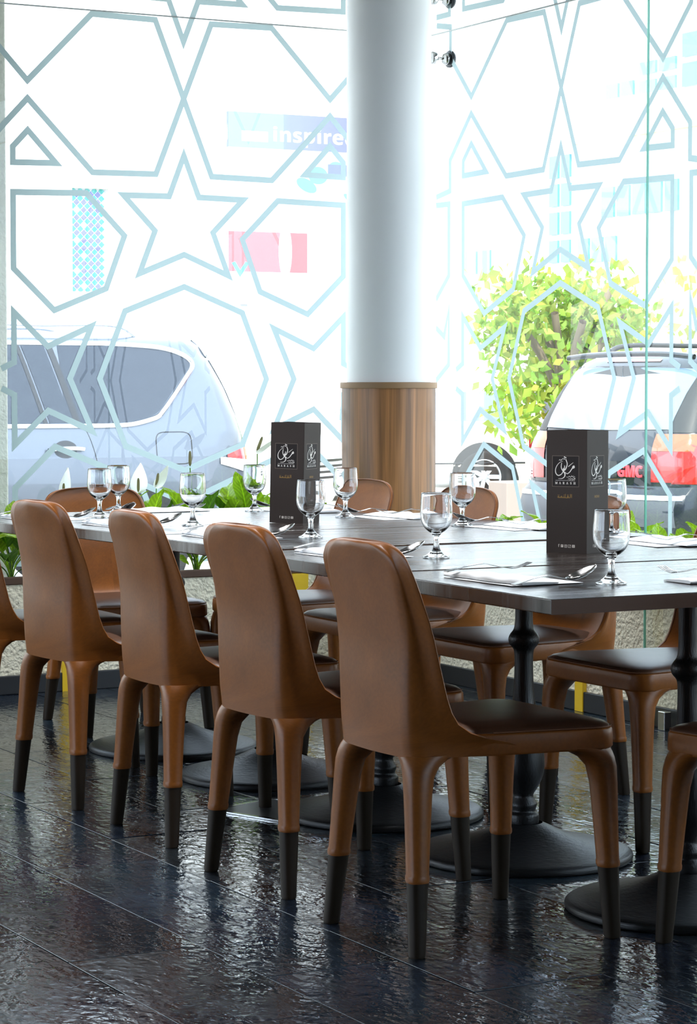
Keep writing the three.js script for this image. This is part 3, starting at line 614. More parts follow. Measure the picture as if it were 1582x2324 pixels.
// ------------------------------------------------------------------ planters and peace lilies
struct('trim_4', box(X0, 4.9, 0.416, 0.445, -S_WALL - 0.028, -S_WALL + 0.006, 0.004), M.rim);
struct('trim_5', box(T_WALL - 0.006, T_WALL + 0.028, 0.416, 0.445, -S_WALL - 0.03, Z1, 0.004), M.rim);
struct('planting_soil', box(X0, 5.2, 0.28, 0.39, -9.12, -S_WALL - 0.105), M.soil); struct('planting_soil', box(T_WALL + 0.105, 5.32, 0.28, 0.39, -8.6, Z1), M.soil);
const leafGeos = [], stalkGeo = (pts, r) => tube(pts, r, 12, 5);
for (let k = 0; k < 9; k++) {                                           // arching petiole and a pointed, folded blade with ruffled edge
  const L = rr(0.16, 0.23), Wd = L * rr(0.24, 0.31), lift = rr(0.10, 0.23), out = rr(0.06, 0.13), droop = rr(0.5, 1.35), twist = rr(-0.5, 0.5), N = 12, K = 6, pos = [], uv = [], idx = [];
  const base = V3(out, lift, 0); let a = rr(0.75, 1.15), px = out, py = lift; const spine = [[px, py, a]];
  for (let i = 1; i <= N; i++) { a -= droop * 1.25 / N * (0.4 + 1.2 * i / N); px += Math.cos(a) * L / N; py += Math.sin(a) * L / N; spine.push([px, py, a]); }
  for (let i = 0; i <= N; i++) {
    const u = i / N, w = Wd * Math.pow(Math.sin(Math.PI * Math.pow(u, 0.72)), 0.9) * (1 - 0.15 * u) + 0.0008, [x, y, b] = spine[i], tw = twist * u;
    for (let j = 0; j <= K; j++) { const v = -1 + 2 * j / K, up = 0.36 * w * Math.abs(v) + 0.004 * Math.sin(u * 17 + v * 3) * Math.abs(v); const zz = v * w * Math.cos(tw), yy = up + v * w * Math.sin(tw); pos.push(x - Math.sin(b) * yy, y + Math.cos(b) * yy, zz); uv.push(j / K, u); }
  }
  for (let i = 0; i < N; i++) for (let j = 0; j < K; j++) { const p = i * (K + 1) + j; idx.push(p, p + 1, p + K + 1, p + 1, p + K + 2, p + K + 1); }
  const blade = new THREE.BufferGeometry(); blade.setAttribute('position', new THREE.Float32BufferAttribute(pos, 3)); blade.setAttribute('uv', new THREE.Float32BufferAttribute(uv, 2)); blade.setIndex(idx); blade.computeVertexNormals();
  const pet = stalkGeo([V3(0, -0.03, 0), V3(out * 0.25, lift * 0.55, 0), base.clone()], 0.0032);
  leafGeos.push(merge([blade, pet]));
}
const spatheG = (() => {
  const pos = [], uv = [], idx = [], N = 12, K = 6, L = 0.125, Wd = 0.042;
  for (let i = 0; i <= N; i++) { const u = i / N, w = Wd * Math.pow(Math.sin(Math.PI * Math.pow(u, 0.6)), 0.85) + 0.0006, bend = 0.018 * u * u; for (let j = 0; j <= K; j++) { const v = -1 + 2 * j / K; pos.push(v * w, u * L, 0.016 * v * v * (1 - u * 0.6) - 0.012 + bend); uv.push(j / K, u); } }
  for (let i = 0; i < N; i++) for (let j = 0; j < K; j++) { const p = i * (K + 1) + j; idx.push(p, p + 1, p + K + 1, p + 1, p + K + 2, p + K + 1); }
  const g = new THREE.BufferGeometry(); g.setAttribute('position', new THREE.Float32BufferAttribute(pos, 3)); g.setAttribute('uv', new THREE.Float32BufferAttribute(uv, 2)); g.setIndex(idx); g.computeVertexNormals(); return g;
})();
const spadixG = lathe(smoothPts([[0, -0.006], [0.004, 0], [0.0062, 0.008], [0.0064, 0.03], [0.0055, 0.048], [0.003, 0.056], [0, 0.058]], 3), 14);
function lily(s, t, label, flowers = [], scale = 1, n = 22) {
  const g = thing('peace_lily', label, 'plant', P(s, t, 0.395)); g.scale.setScalar(scale * (t > 4.95 ? 0.86 : 1.0));
  const turn = rnd() * 6.28;
  for (let i = 0; i < n; i++) {
    const m = part('leaf', leafGeos[Math.floor(rnd() * leafGeos.length)], rnd() < 0.35 ? M.leafDark : M.leaf, g), k = rr(0.82, 1.12);
    m.rotation.set(rr(-0.12, 0.12), turn + i * 2.4 + rr(-0.3, 0.3), rr(-0.12, 0.22)); m.scale.set(k, k * rr(0.85, 1.2), k);
  }
  for (let [dx, dz, h, yaw, open, tip] of flowers) {
    h += 0.035;
    part('flower_stalk', stalkGeo([V3(dx * 0.2, 0, dz * 0.2), V3(dx * 0.8, h * 0.6, dz * 0.8), V3(dx, h, dz)], 0.0026), M.stalk, g);
    if (open) { const m = part('spathe', spatheG, M.spathe, g, 'white flower spathe'); m.position.set(dx, h, dz); m.rotation.set(tip, yaw, 0, 'YXZ'); m.scale.setScalar(open); }
    const q = part('spadix', spadixG, M.spadix, g); q.position.set(dx, h + 0.012, dz); q.rotation.set(tip * 0.4, yaw, 0, 'YXZ');
  }
}
const lilies = [
  // far window: t, flowers, what it stands beside
  [8.83, 3.10, [], 'peace lily with bright upright leaves at the left picture edge', 1.05],
  [8.86, 3.32, [], 'peace lily in front of the cream pillar edge, low leaves', 0.82],
  [8.87, 3.50, [[0.03, 0.05, 0.36, 0.6, 1.15, 0.1]], 'peace lily with one tall white flower behind the farthest row chair', 0.85],
  [8.84, 3.70, [], 'peace lily without flowers behind the round-backed chair, left half', 0.90],
  [8.88, 3.90, [[-0.06, 0.05, 0.35, 0.2, 1.1, 0.05], [0.04, 0.02, 0.37, 1.8, 0.95, 0.5]], 'peace lily with two white flowers behind the round-backed chair', 0.90],
  [8.84, 4.10, [[-0.04, 0.03, 0.42, 0, 0, 0]], 'peace lily with a bare brown spadix right of the round-backed chair', 0.98],
  [8.88, 4.25, [], 'peace lily without flowers behind the third glass', 0.95],
  [8.85, 4.38, [[-0.02, 0.04, 0.44, 1.3, 0.95, 0.9]], 'peace lily with one leaning white flower before the silver car', 1.05],
  [8.86, 4.50, [[0.06, 0.05, 0.34, 0.4, 1.15, 0.1]], 'peace lily with one white flower beside the farther menu stand', 1.0],
  // side window
  [8.42, 5.13, [[0.0, 0.02, 0.42, -0.6, 1.1, 0.1]], 'peace lily with one white flower right of the column', 0.85],
  [8.22, 5.06, [], 'peace lily showing a few leaves beside the column foot', 0.88],
  [8.02, 5.08, [], 'peace lily in the side planter behind the glass by the column', 0.9],
  [7.78, 5.05, [], 'peace lily behind the window-side chair next to the menu stand', 0.9],
  [7.52, 5.05, [], 'peace lily with broad leaves just left of the near menu stand', 1.0],
  [7.28, 5.06, [], 'peace lily hidden mostly behind the near menu stand', 0.92],
  [7.04, 5.07, [], 'peace lily behind the chair beside the glass screen', 0.9],
  [6.80, 5.05, [], 'peace lily just behind the green glass edge', 0.9],
  [6.58, 5.04, [], 'peace lily with drooping broad leaves behind the clear glass screen', 1.1],
  [6.34, 5.05, [], 'peace lily at the right picture edge behind the glass screen', 1.05],
];
for (const [s, t, f, label, k] of lilies) lily(s, t, label, f, k);

// ------------------------------------------------------------------ outside
const GY = -0.38;
struct('ground', (() => { const g = box(-70, 90, GY - 0.5, GY, -110, 30); return g; })(), std({ map: texAsphalt, color: rgb(0.95, 0.93, 0.9), roughness: 0.9 }));
struct('pavement', merge([box(-40, 7.0, GY, GY + 0.14, -11.4, -9.3, 0.01), box(5.6, 7.4, GY, GY + 0.14, -9.3, 30, 0.01)]), std({ color: rgb(0.45, 0.42, 0.38), roughness: 0.9 }));
{
  const g = thing('pillar', 'cream rendered pillar outside the far window at the left picture edge', 'pillar', P(9.62, 2.895, GY));
  part('shaft', box(-0.62, 0.62, 0, 4.2, -0.22, 0.22, 0.01), std({ color: rgb(0.86, 0.83, 0.72), roughness: 0.9, bumpMap: texStucco, bumpScale: 0.003 }), g);
  part('plinth', box(-0.65, 0.65, 0, 0.35, -0.25, 0.25, 0.01), M.skirting, g);
}

// cars: one body builder. x runs from the rear (0) to the front (L), z across, y up from the ground.
function carBody(o) {
  const rows = o.rows;                                                  // [height, half width, rear x, front x]
  const nR = 2.9, Rr = o.rearRound, Rf = o.frontRound, q = [];
  const col = (c, n) => { const a = c / n * Math.PI / 2; return [Math.pow(Math.sin(a), 2 / nR), 1 - Math.pow(Math.cos(a), 2 / nR)]; };
  const ringOf = ([h, w, xr, xf]) => {
    const pts = [], n = 9;
    for (let c = 0; c <= n; c++) { const [f, d] = col(c, n); pts.push([xr + Rr * d, w * f]); }
    for (let c = 1; c < 14; c++) pts.push([lerp(xr + Rr, xf - Rf, c / 14), w]);
    for (let c = n; c >= 0; c--) { const [f, d] = col(c, n); pts.push([xf - Rf * d, w * f]); }
    const full = pts.concat(pts.slice(1, -1).reverse().map(([x, z]) => [x, -z]));
    return full.map(([x, z]) => V3(x, h, z));
  };
  const rowAt = (h) => [1, 2, 3].map((k) => interp(rows.map((r) => [r[0], r[k]]), h));
  const halfW = (x, h) => { const [w, xr] = rowAt(h), d = clamp((x - xr) / Rr, 0, 1); return w * Math.pow(1 - Math.pow(1 - d, nR), 1 / nR); };
  const rearX = (z, h) => { const [w, xr] = rowAt(h), f = clamp(Math.abs(z) / w, 0, 1); return xr + Rr * (1 - Math.pow(1 - Math.pow(f, nR), 1 / nR)); };
  const frontX = (z, h) => { const [w, , xf] = rowAt(h), f = clamp(Math.abs(z) / w, 0, 1); return xf - Rf * (1 - Math.pow(1 - Math.pow(f, nR), 1 / nR)); };
  const body = toCreasedNormals(mergeVertices(loft(rows.map(ringOf)), 1e-4), R(38));
  return { body, halfW, rearX, frontX, rowAt };
}
// patch on the car's side between a lower and an upper curve over x, lifted off the body
function sidePatch(car, x0, x1, lo, hi, side, lift, nx = 24, ny = 6) {
  const pos = [], idx = [], uv = [];
  for (let i = 0; i <= nx; i++) for (let j = 0; j <= ny; j++) { const x = lerp(x0, x1, i / nx), y = lerp(lo(x), hi(x), j / ny); pos.push(x, y, side * (car.halfW(x, y) + lift)); uv.push(x, y); }
  for (let i = 0; i < nx; i++) for (let j = 0; j < ny; j++) { const a = i * (ny + 1) + j, b = a + ny + 1; side > 0 ? idx.push(a, b, a + 1, b, b + 1, a + 1) : idx.push(a, a + 1, b, b, a + 1, b + 1); }
  const g = new THREE.BufferGeometry(); g.setAttribute('position', new THREE.Float32BufferAttribute(pos, 3)); g.setAttribute('uv', new THREE.Float32BufferAttribute(uv, 2)); g.setIndex(idx); g.computeVertexNormals(); return g;
}
function endPatch(fx, z0, z1, lo, hi, lift, sgn, nz = 14, ny = 6) {       // on the rear (sgn -1) or the front (sgn 1)
  const pos = [], idx = [], uv = [];
  for (let i = 0; i <= nz; i++) for (let j = 0; j <= ny; j++) { const z = lerp(z0, z1, i / nz), y = lerp(lo(z), hi(z), j / ny); pos.push(fx(z, y) + sgn * lift, y, z); uv.push(z, y); }
  for (let i = 0; i < nz; i++) for (let j = 0; j < ny; j++) { const a = i * (ny + 1) + j, b = a + ny + 1; sgn < 0 ? idx.push(a, a + 1, b, b, a + 1, b + 1) : idx.push(a, b, a + 1, b, b + 1, a + 1); }
  const g = new THREE.BufferGeometry(); g.setAttribute('position', new THREE.Float32BufferAttribute(pos, 3)); g.setAttribute('uv', new THREE.Float32BufferAttribute(uv, 2)); g.setIndex(idx); g.computeVertexNormals(); return g;
}
const onSide = (car, pts, side, lift) => pts.map(([x, y]) => V3(x, y, side * (car.halfW(x, y) + lift)));
const CM = {
  silver: phy({ color: rgb(0.085, 0.10, 0.125), metalness: 0.5, roughness: 0.34, clearcoat: 1, clearcoatRoughness: 0.04 }),
  whitePaint: phy({ color: rgb(0.80, 0.80, 0.78), roughness: 0.35, clearcoat: 1, clearcoatRoughness: 0.05 }),
  cream: phy({ color: rgb(0.72, 0.68, 0.55), roughness: 0.4, clearcoat: 1, clearcoatRoughness: 0.05 }),
  navy: phy({ color: rgb(0.006, 0.009, 0.016), metalness: 0, roughness: 0.25, clearcoat: 0.3, clearcoatRoughness: 0.03 }),
  glass: phy({ color: rgb(0.022, 0.028, 0.04), roughness: 0.06, specularIntensity: 0.7 }),
  paleGlass: phy({ color: rgb(0.14, 0.20, 0.27), roughness: 0.06, clearcoat: 1, clearcoatRoughness: 0 }),
  chrome: std({ color: rgb(0.85, 0.86, 0.88), metalness: 1, roughness: 0.12 }),
  black: std({ color: rgb(0.012, 0.012, 0.013), roughness: 0.5 }),
  rubber: std({ color: rgb(0.02, 0.02, 0.02), roughness: 0.8 }),
  red: phy({ color: rgb(0.36, 0.008, 0.008), roughness: 0.12, clearcoat: 1 }),
  amber: phy({ color: rgb(0.40, 0.075, 0.005), roughness: 0.12, clearcoat: 1 }),
  lens: phy({ color: rgb(0.75, 0.75, 0.75), roughness: 0.1, clearcoat: 1 }),
  alloy: std({ color: rgb(0.68, 0.69, 0.70), metalness: 0.7, roughness: 0.3 }),
};
const wheelGeo = (() => {
  const tyre = lathe(smoothPts([[0.215, -0.10], [0.31, -0.12], [0.352, -0.10], [0.36, -0.05], [0.36, 0.05], [0.352, 0.10], [0.31, 0.12], [0.215, 0.10]], 3), 40).rotateX(Math.PI / 2);
  const list = [lathe([[0.215, 0.085], [0.235, 0.10], [0.225, 0.112], [0.20, 0.095], [0.19, 0.0]], 40).rotateX(Math.PI / 2), lathe([[0.0, 0.09], [0.05, 0.088], [0.06, 0.06]], 20).rotateX(Math.PI / 2)];
  for (let k = 0; k < 7; k++) { const a = k / 7 * Math.PI * 2; list.push(new THREE.BoxGeometry(0.17, 0.055, 0.02).toNonIndexed().translate(0.125, 0, 0.078).rotateZ(a)); }
  return { tyre, rim: merge(list), disc: lathe([[0.0, 0.03], [0.2, 0.03]], 30).rotateX(Math.PI / 2) };
})();
function wheels(parent, xs, zs, y = 0.36) {
  for (const x of xs) for (const z of zs) {
    const w = part('wheel', wheelGeo.tyre, CM.rubber, parent); w.position.set(x, y, z); if (z < 0) w.rotation.y = Math.PI;
    part('rim', wheelGeo.rim, CM.alloy, w); part('brake_disc', wheelGeo.disc, CM.black, w);
  }
}
function arch(car, x, side, parent) { part('wheel_arch', sidePatch(car, x - 0.45, x + 0.45, () => 0.3, (q) => 0.36 + Math.sqrt(Math.max(0, 0.2025 - (q - x) ** 2)), side, 0.006, 24, 3), CM.black, parent); }

// silver off-roader parked along the far window, its flank towards the room
{
  const L = 5.1, rows = [[0.32, 0.90, 0.10, L - 0.1], [0.42, 0.955, 0.02, L], [0.6, 0.985, 0.0, L], [0.85, 0.992, 0.0, L], [1.02, 0.985, 0.01, L - 0.02], [1.12, 0.968, 0.025, L - 0.06], [1.19, 0.955, 0.04, L - 0.15], [1.235, 0.945, 0.055, L - 1.55], [1.30, 0.925, 0.07, L - 1.66], [1.53, 0.865, 0.155, L - 1.95], [1.72, 0.81, 0.245, L - 2.17], [1.84, 0.765, 0.30, L - 2.26], [1.895, 0.70, 0.33, L - 2.34], [1.925, 0.58, 0.40, L - 2.46], [1.942, 0.36, 0.56, L - 2.7], [1.945, 0.05, 1.0, L - 3.1]];
  const car = carBody({ rows, rearRound: 0.42, frontRound: 0.6 });
  const c = thing('car', 'silver off-road car parked along the far window, its flank filling the lower left panes', 'car', P(16.95, 8.02, GY), Math.PI);
  part('body', car.body, CM.silver, c);
  const sideNear = -1;                                                  // the flank that faces the room
  for (const sd of [-1, 1]) {
    const beltLo = () => 1.28, roofHi = () => 1.835;
    const rearLo = (x) => interp([[0.585, 1.70], [0.62, 1.655], [0.86, 1.375], [0.90, 1.345], [0.98, 1.315], [1.10, 1.29], [1.25, 1.28], [3, 1.28]], x);
    const rearHi = (x) => interp([[0.585, 1.71], [0.61, 1.735], [0.66, 1.765], [0.76, 1.795], [0.99, 1.825], [1.2, 1.835], [3, 1.835]], x);
    const lean = (x, y) => x + 0.28 * (y - 1.28);
    const glassBetween = (name, xa, xb, m, lift) => { const g = sidePatch(car, 0, 1, () => 0, () => 1, sd, 0, 8, 8), p = g.attributes.position; for (let i = 0; i < p.count; i++) { const u = p.getX(i), v = p.getY(i), y = lerp(1.28, 1.835, v), x = lean(lerp(xa, xb, u), y); p.setXYZ(i, x, y, sd * (car.halfW(x, y) + lift)); } g.computeVertexNormals(); part(name, g, m, c); };
    part('quarter_glass', sidePatch(car, 0.586, 1.60, rearLo, rearHi, sd, 0.005, 44, 8), CM.glass, c);
    glassBetween('rear_door_glass', 1.55, 1.72, CM.glass, 0.0065); glassBetween('rear_door_glass', 1.77, 2.45, CM.glass, 0.0065);
    part('front_door_glass', sidePatch(car, 2.72, 3.62, beltLo, (x) => Math.max(1.31, 1.835 - 0.6 * Math.max(0, x - 2.85)), sd, 0.005, 14, 6), CM.glass, c);
    glassBetween('door_pillar', 1.49, 1.535, CM.black, 0.008); glassBetween('door_pillar', 1.735, 1.765, CM.black, 0.008); glassBetween('door_pillar', 2.45, 2.56, CM.black, 0.008);
    const outline = []; for (let i = 0; i <= 20; i++) { const x = lerp(3.6, 1.0, i / 20); outline.push([x, (x > 2.85 ? Math.max(1.31, 1.835 - 0.6 * (x - 2.85)) : rearHi(x)) + 0.014]); }
    outline.push([0.80, 1.822], [0.68, 1.792], [0.60, 1.752], [0.566, 1.712], [0.575, 1.675], [0.62, 1.62], [0.72, 1.50], [0.84, 1.365], [0.88, 1.328], [0.97, 1.298], [1.1, 1.272], [1.3, 1.264]);
    for (let i = 1; i <= 10; i++) outline.push([lerp(1.4, 3.6, i / 10), 1.264]);
    part('chrome_trim', tube(onSide(car, outline, sd, 0.003), 0.021, 260, 6), CM.chrome, c, 'bright trim round the side windows');
    const line = (name, pts, r = 0.004) => part(name, tube(onSide(car, pts, sd, -0.001), r, 60, 5), CM.black, c);
    const fx = 0.78, fy = 1.10, fr = []; for (let i = 0; i <= 32; i++) { const a = i / 32 * Math.PI * 2, k = 1 / Math.pow(Math.pow(Math.abs(Math.cos(a)), 5) + Math.pow(Math.abs(Math.sin(a)), 5), 0.2); fr.push([fx + 0.14 * k * Math.cos(a), fy + 0.115 * k * Math.sin(a)]); }
    line('fuel_flap_gap', fr, 0.0045);
    line('door_gap', [[1.46, 1.25], [1.42, 1.15], [1.385, 1.0], [1.37, 0.8], [1.40, 0.6]]); line('door_gap', [[2.50, 1.25], [2.49, 0.9], [2.48, 0.5]]);
    part('door_handle', tube(onSide(car, [[1.49, 1.10], [1.53, 1.105], [1.68, 1.105], [1.76, 1.095]], sd, 0.03), 0.016, 20, 8), CM.chrome, c, 'chrome door handle');
    part('handle_cup', sidePatch(car, 1.53, 1.71, (x) => 1.10 - 0.062 * Math.sqrt(Math.max(0, 1 - ((x - 1.62) / 0.09) ** 2)), (x) => 1.10 + 0.062 * Math.sqrt(Math.max(0, 1 - ((x - 1.62) / 0.09) ** 2)), sd, 0.003, 16, 4), CM.black, c);
    line('shoulder_gap', [[0.50, 1.885], [0.45, 1.82], [0.41, 1.76], [0.36, 1.775]], 0.005);
    part('tail_lamp', sidePatch(car, 0.045, 0.36, (x) => 0.93 + 0.10 * clamp((x - 0.15) / 0.2, 0, 1), (x) => 1.12 - 0.03 * clamp((x - 0.1) / 0.26, 0, 1), sd, 0.006, 14, 6), CM.red, c, 'red tail lamp');
    part('tail_lamp_lens', sidePatch(car, 0.06, 0.42, (x) => 0.98 - 0.25 * clamp((0.42 - x) / 0.36, 0, 1) * 0.4, (x) => 1.0 + 0.03 * clamp((x - 0.1) / 0.3, 0, 1), sd, 0.0085, 14, 3), CM.lens, c);
    part('roof_rail', tube([V3(0.95, 1.91, sd * 0.66), V3(1.06, 1.975, sd * 0.67), V3(1.7, 1.985, sd * 0.67), V3(2.4, 1.98, sd * 0.67), V3(2.6, 1.92, sd * 0.66)], 0.017, 40, 6), CM.chrome, c);
    arch(car, 1.02, sd, c); arch(car, 4.1, sd, c);
  }
  part('rear_glass', endPatch(car.rearX, -0.68, 0.68, () => 1.27, () => 1.74, 0.006, -1), CM.glass, c);
  part('windscreen', endPatch(car.frontX, -0.66, 0.66, () => 1.27, () => 1.76, 0.006, 1), CM.glass, c);
  part('rear_bumper', endPatch(car.rearX, -0.8, 0.8, () => 0.42, () => 0.62, 0.012, -1), CM.black, c);
  wheels(c, [1.02, 4.1], [-0.86, 0.86]);
}
// dark blue off-roader seen from behind at the right
const font = await new FontLoader().loadAsync('fonts/droid/droid_sans_bold.typeface.json');
{
  const L = 4.85, rows = [[0.36, 0.84, 0.08, L], [0.46, 0.92, -0.06, L], [0.62, 0.945, -0.08, L], [0.74, 0.945, -0.04, L], [0.80, 0.94, 0.03, L], [1.0, 0.94, 0.03, L], [1.08, 0.935, 0.04, L - 0.03], [1.14, 0.92, 0.06, L - 0.2], [1.17, 0.91, 0.075, L - 1.45], [1.3, 0.88, 0.13, L - 1.62], [1.5, 0.83, 0.25, L - 1.9], [1.66, 0.78, 0.37, L - 2.1], [1.73, 0.73, 0.43, L - 2.2], [1.775, 0.63, 0.49, L - 2.3], [1.80, 0.42, 0.56, L - 2.45], [1.81, 0.06, 0.8, L - 2.9]];
  const car = carBody({ rows, rearRound: 0.30, frontRound: 0.55 });
  const c = thing('car', 'dark blue off-road car seen from its tailgate through the side window, with red tail lamps', 'car');
  c.userData.pose = 'rear';
  part('body', car.body, CM.navy, c);
  part('rear_glass', endPatch(car.rearX, -0.66, 0.70, (z) => 1.21 + 0.02 * Math.abs(z), (z) => 1.69 - 0.03 * z * z, 0.007, -1, 24, 10), CM.paleGlass, c, 'large pale rear window');
  part('rear_wiper', tube([V3(car.rearX(0, 1.19) - 0.03, 1.17, 0.02), V3(car.rearX(-0.2, 1.21) - 0.03, 1.205, -0.2), V3(car.rearX(-0.45, 1.2) - 0.03, 1.195, -0.45)], 0.011, 20, 6), CM.black, c);
  part('spoiler', tube([V3(0.40, 1.765, -0.7), V3(0.37, 1.785, -0.4), V3(0.37, 1.79, 0.4), V3(0.40, 1.765, 0.7)], 0.022, 30, 8), CM.navy, c);
  part('glass_border', endPatch(car.rearX, -0.90, -0.66, () => 1.2, () => 1.70, 0.004, -1, 8, 6), CM.black, c); part('glass_border', endPatch(car.rearX, 0.68, 0.90, () => 1.2, () => 1.70, 0.004, -1, 8, 6), CM.black, c);
  part('stop_lamp', endPatch(car.rearX, -0.3, 0.3, () => 1.735, () => 1.755, 0.01, -1, 10, 2), CM.red, c);
  part('handle_recess', endPatch(car.rearX, -0.28, 0.16, (z) => 1.02 - 0.05 * Math.min(1, (0.16 - z) / 0.2), () => 1.075, 0.004, -1, 12, 3), CM.black, c);
  for (const sd of [-1, 1]) {
    const z0 = sd * 0.60, z1 = sd * 0.938;
    const lampEnd = (y0, y1, lift, m, label) => part('tail_lamp', endPatch(car.rearX, Math.min(z0, z1), Math.max(z0, z1), () => y0, () => y1, lift, -1, 10, 5), m, c, label);
    lampEnd(0.83, 1.06, 0.008, CM.red, 'red lower tail lamp'); lampEnd(1.062, 1.19, 0.008, CM.amber, 'amber upper tail lamp');
    part('tail_lamp_side', sidePatch(car, 0.10, 0.36, () => 0.82, (x) => 1.13 - 0.45 * Math.max(0, x - 0.16), sd, 0.008, 10, 5), CM.red, c);
    part('side_glass', sidePatch(car, 0.62, 1.35, () => 1.2, (x) => 1.67 - 0.0 * x, sd, 0.006, 16, 6), CM.glass, c);
    part('side_glass', sidePatch(car, 1.45, 2.25, () => 1.2, () => 1.67, sd, 0.006, 16, 6), CM.glass, c);
    part('side_glass', sidePatch(car, 2.35, 3.0, () => 1.2, (x) => 1.67 - 0.5 * Math.max(0, x - 2.55), sd, 0.006, 16, 6), CM.glass, c);
    part('roof_rail', tube([V3(0.75, 1.79, sd * 0.62), V3(0.85, 1.85, sd * 0.63), V3(1.7, 1.875, sd * 0.63), V3(2.4, 1.86, sd * 0.63), V3(2.6, 1.8, sd * 0.62)], 0.022, 40, 6), CM.black, c);
    part('rear_pillar', sidePatch(car, 0.33, 0.60, () => 1.2, () => 1.7, sd, 0.004, 6, 6), CM.black, c);
    arch(car, 0.95, sd, c); arch(car, 3.85, sd, c);
  }
  const badge = (txt, z, y, size, m, flat) => { const g = new TextGeometry(txt, { font, size, depth: 0.012, curveSegments: 4, bevelEnabled: true, bevelSize: 0.002, bevelThickness: 0.002, bevelSegments: 1 }); g.computeBoundingBox(); g.rotateY(-Math.PI / 2); const t = part('badge', g, m, c, flat); t.position.set(car.rearX(z, y) - 0.012, y, z); };
  badge('GMC', 0.28, 0.865, 0.085, std({ color: rgb(0.75, 0.06, 0.08), roughness: 0.3 }), 'red lettered badge');
  badge('ENVOY', -0.83, 0.835, 0.055, CM.chrome, 'chrome lettered badge');
  part('number_plate', endPatch(car.rearX, -0.26, 0.26, () => 0.86, () => 0.98, 0.006, -1, 6, 2), CM.black, c);
  part('rear_bumper', endPatch(car.rearX, -0.86, 0.86, () => 0.50, () => 0.70, 0.006, -1, 20, 3), std({ color: rgb(0.08, 0.085, 0.095), roughness: 0.5 }), c);
  part('bumper_step', endPatch(car.rearX, -0.9, 0.9, () => 0.70, () => 0.735, 0.012, -1, 20, 2), CM.chrome, c);
  wheels(c, [0.95, 3.85], [-0.82, 0.82]);
  // placed by its two rear corners: heading (X 0.80, Z 0.60) seen from the viewer
  const hx = 0.80, hz = 0.60, at = (X, Z) => [0.879 * Z - 0.477 * X, 0.879 * X + 0.477 * Z], [s, t] = at(1.85, 18.5), [ds, dt] = at(hx, hz);
  c.position.copy(P(s, t, GY)); c.rotation.y = Math.atan2(ds, dt);
}
// plain estate shape for the cars farther off
function farCar(label, paint, X, Z, hX, hZ, tall) {
  const L = 4.7, k = tall ? 1.06 : 0.86, rows = [[0.3, 0.84, 0.1, L - 0.1], [0.5, 0.9, 0, L], [0.75, 0.91, 0, L], [0.92 * k, 0.90, 0.03, L - 0.1], [0.97 * k, 0.885, tall ? 0.06 : 0.1, L - 0.35], [1.0 * k, 0.87, tall ? 0.08 : 0.75, L - 1.25], [1.2 * k, 0.81, tall ? 0.18 : 1.05, L - 1.65], [1.4 * k, 0.74, tall ? 0.3 : 1.4, L - 2.05], [1.47 * k, 0.66, tall ? 0.38 : 1.6, L - 2.2], [1.52 * k, 0.4, tall ? 0.6 : 1.9, L - 2.45], [1.53 * k, 0.05, 1.9, L - 2.6]];
  const car = carBody({ rows, rearRound: 0.4, frontRound: 0.6 }), c = thing('car', label, 'car');
  part('body', car.body, paint, c);
  for (const sd of [-1, 1]) {
    const lo = () => 1.03 * k, a = tall ? 0.55 : 1.5;
    part('side_glass', sidePatch(car, a, 2.1, lo, (x) => (1.385 - 0.35 * Math.max(0, a + 0.35 - x)) * k, sd, 0.006, 14, 5), CM.paleGlass, c); part('side_glass', sidePatch(car, 2.18, 2.95, lo, (x) => (1.385 - 0.42 * Math.max(0, x - 2.5)) * k, sd, 0.006, 14, 5), CM.paleGlass, c);
    part('headlamp', sidePatch(car, L - 0.5, L - 0.08, () => 0.66, (x) => 0.80 - 0.05 * (x - L + 0.5), sd, 0.008, 10, 4), CM.lens, c); part('tail_lamp', sidePatch(car, 0.06, 0.35, () => 0.7, () => 0.88, sd, 0.008, 8, 4), CM.red, c);
    part('mirror', new RoundedBoxGeometry(0.12, 0.14, 0.18, 2, 0.04).translate(L - 1.6, 1.05 * k, sd * 0.98), paint, c);
    part('bumper_line', tube(onSide(car, [[0.4, 0.55], [2.2, 0.52], [4.2, 0.55]], sd, 0.0), 0.012, 20, 5), CM.black, c);
    arch(car, 0.95, sd, c); arch(car, 3.75, sd, c);
  }
  part('windscreen', endPatch(car.frontX, -0.66, 0.66, () => 1.02 * k, () => 1.40 * k, 0.006, 1), CM.paleGlass, c); part('rear_glass', endPatch(car.rearX, -0.62, 0.62, () => 1.04 * k, () => 1.38 * k, 0.006, -1), CM.glass, c);
  for (let j = 0; j < 4; j++) part('grille_bar', endPatch(car.frontX, -0.5, 0.5, () => 0.56 + 0.06 * j, () => 0.585 + 0.06 * j, 0.012, 1, 12, 2), CM.black, c);
  wheels(c, [0.95, 3.75], [-0.8, 0.8]);
  const at = (a, b) => [0.879 * b - 0.477 * a, 0.879 * a + 0.477 * b], [s, t] = at(X, Z), [ds, dt] = at(hX, hZ);
  c.position.copy(P(s, t, GY)); c.rotation.y = Math.atan2(ds, dt);
  return c;
}
farCar('white car facing right between the silver car and the column', CM.whitePaint, -4.5, 27.8, 0.90, -0.43, true);
farCar('cream car with a pale alloy wheel behind the glass right of the column', CM.cream, 2.95, 32.2, -0.95, 0.30, true);
farCar('white car behind the cream one, only its roof showing', CM.whitePaint, 1.2, 37.5, 0.98, -0.2, false);

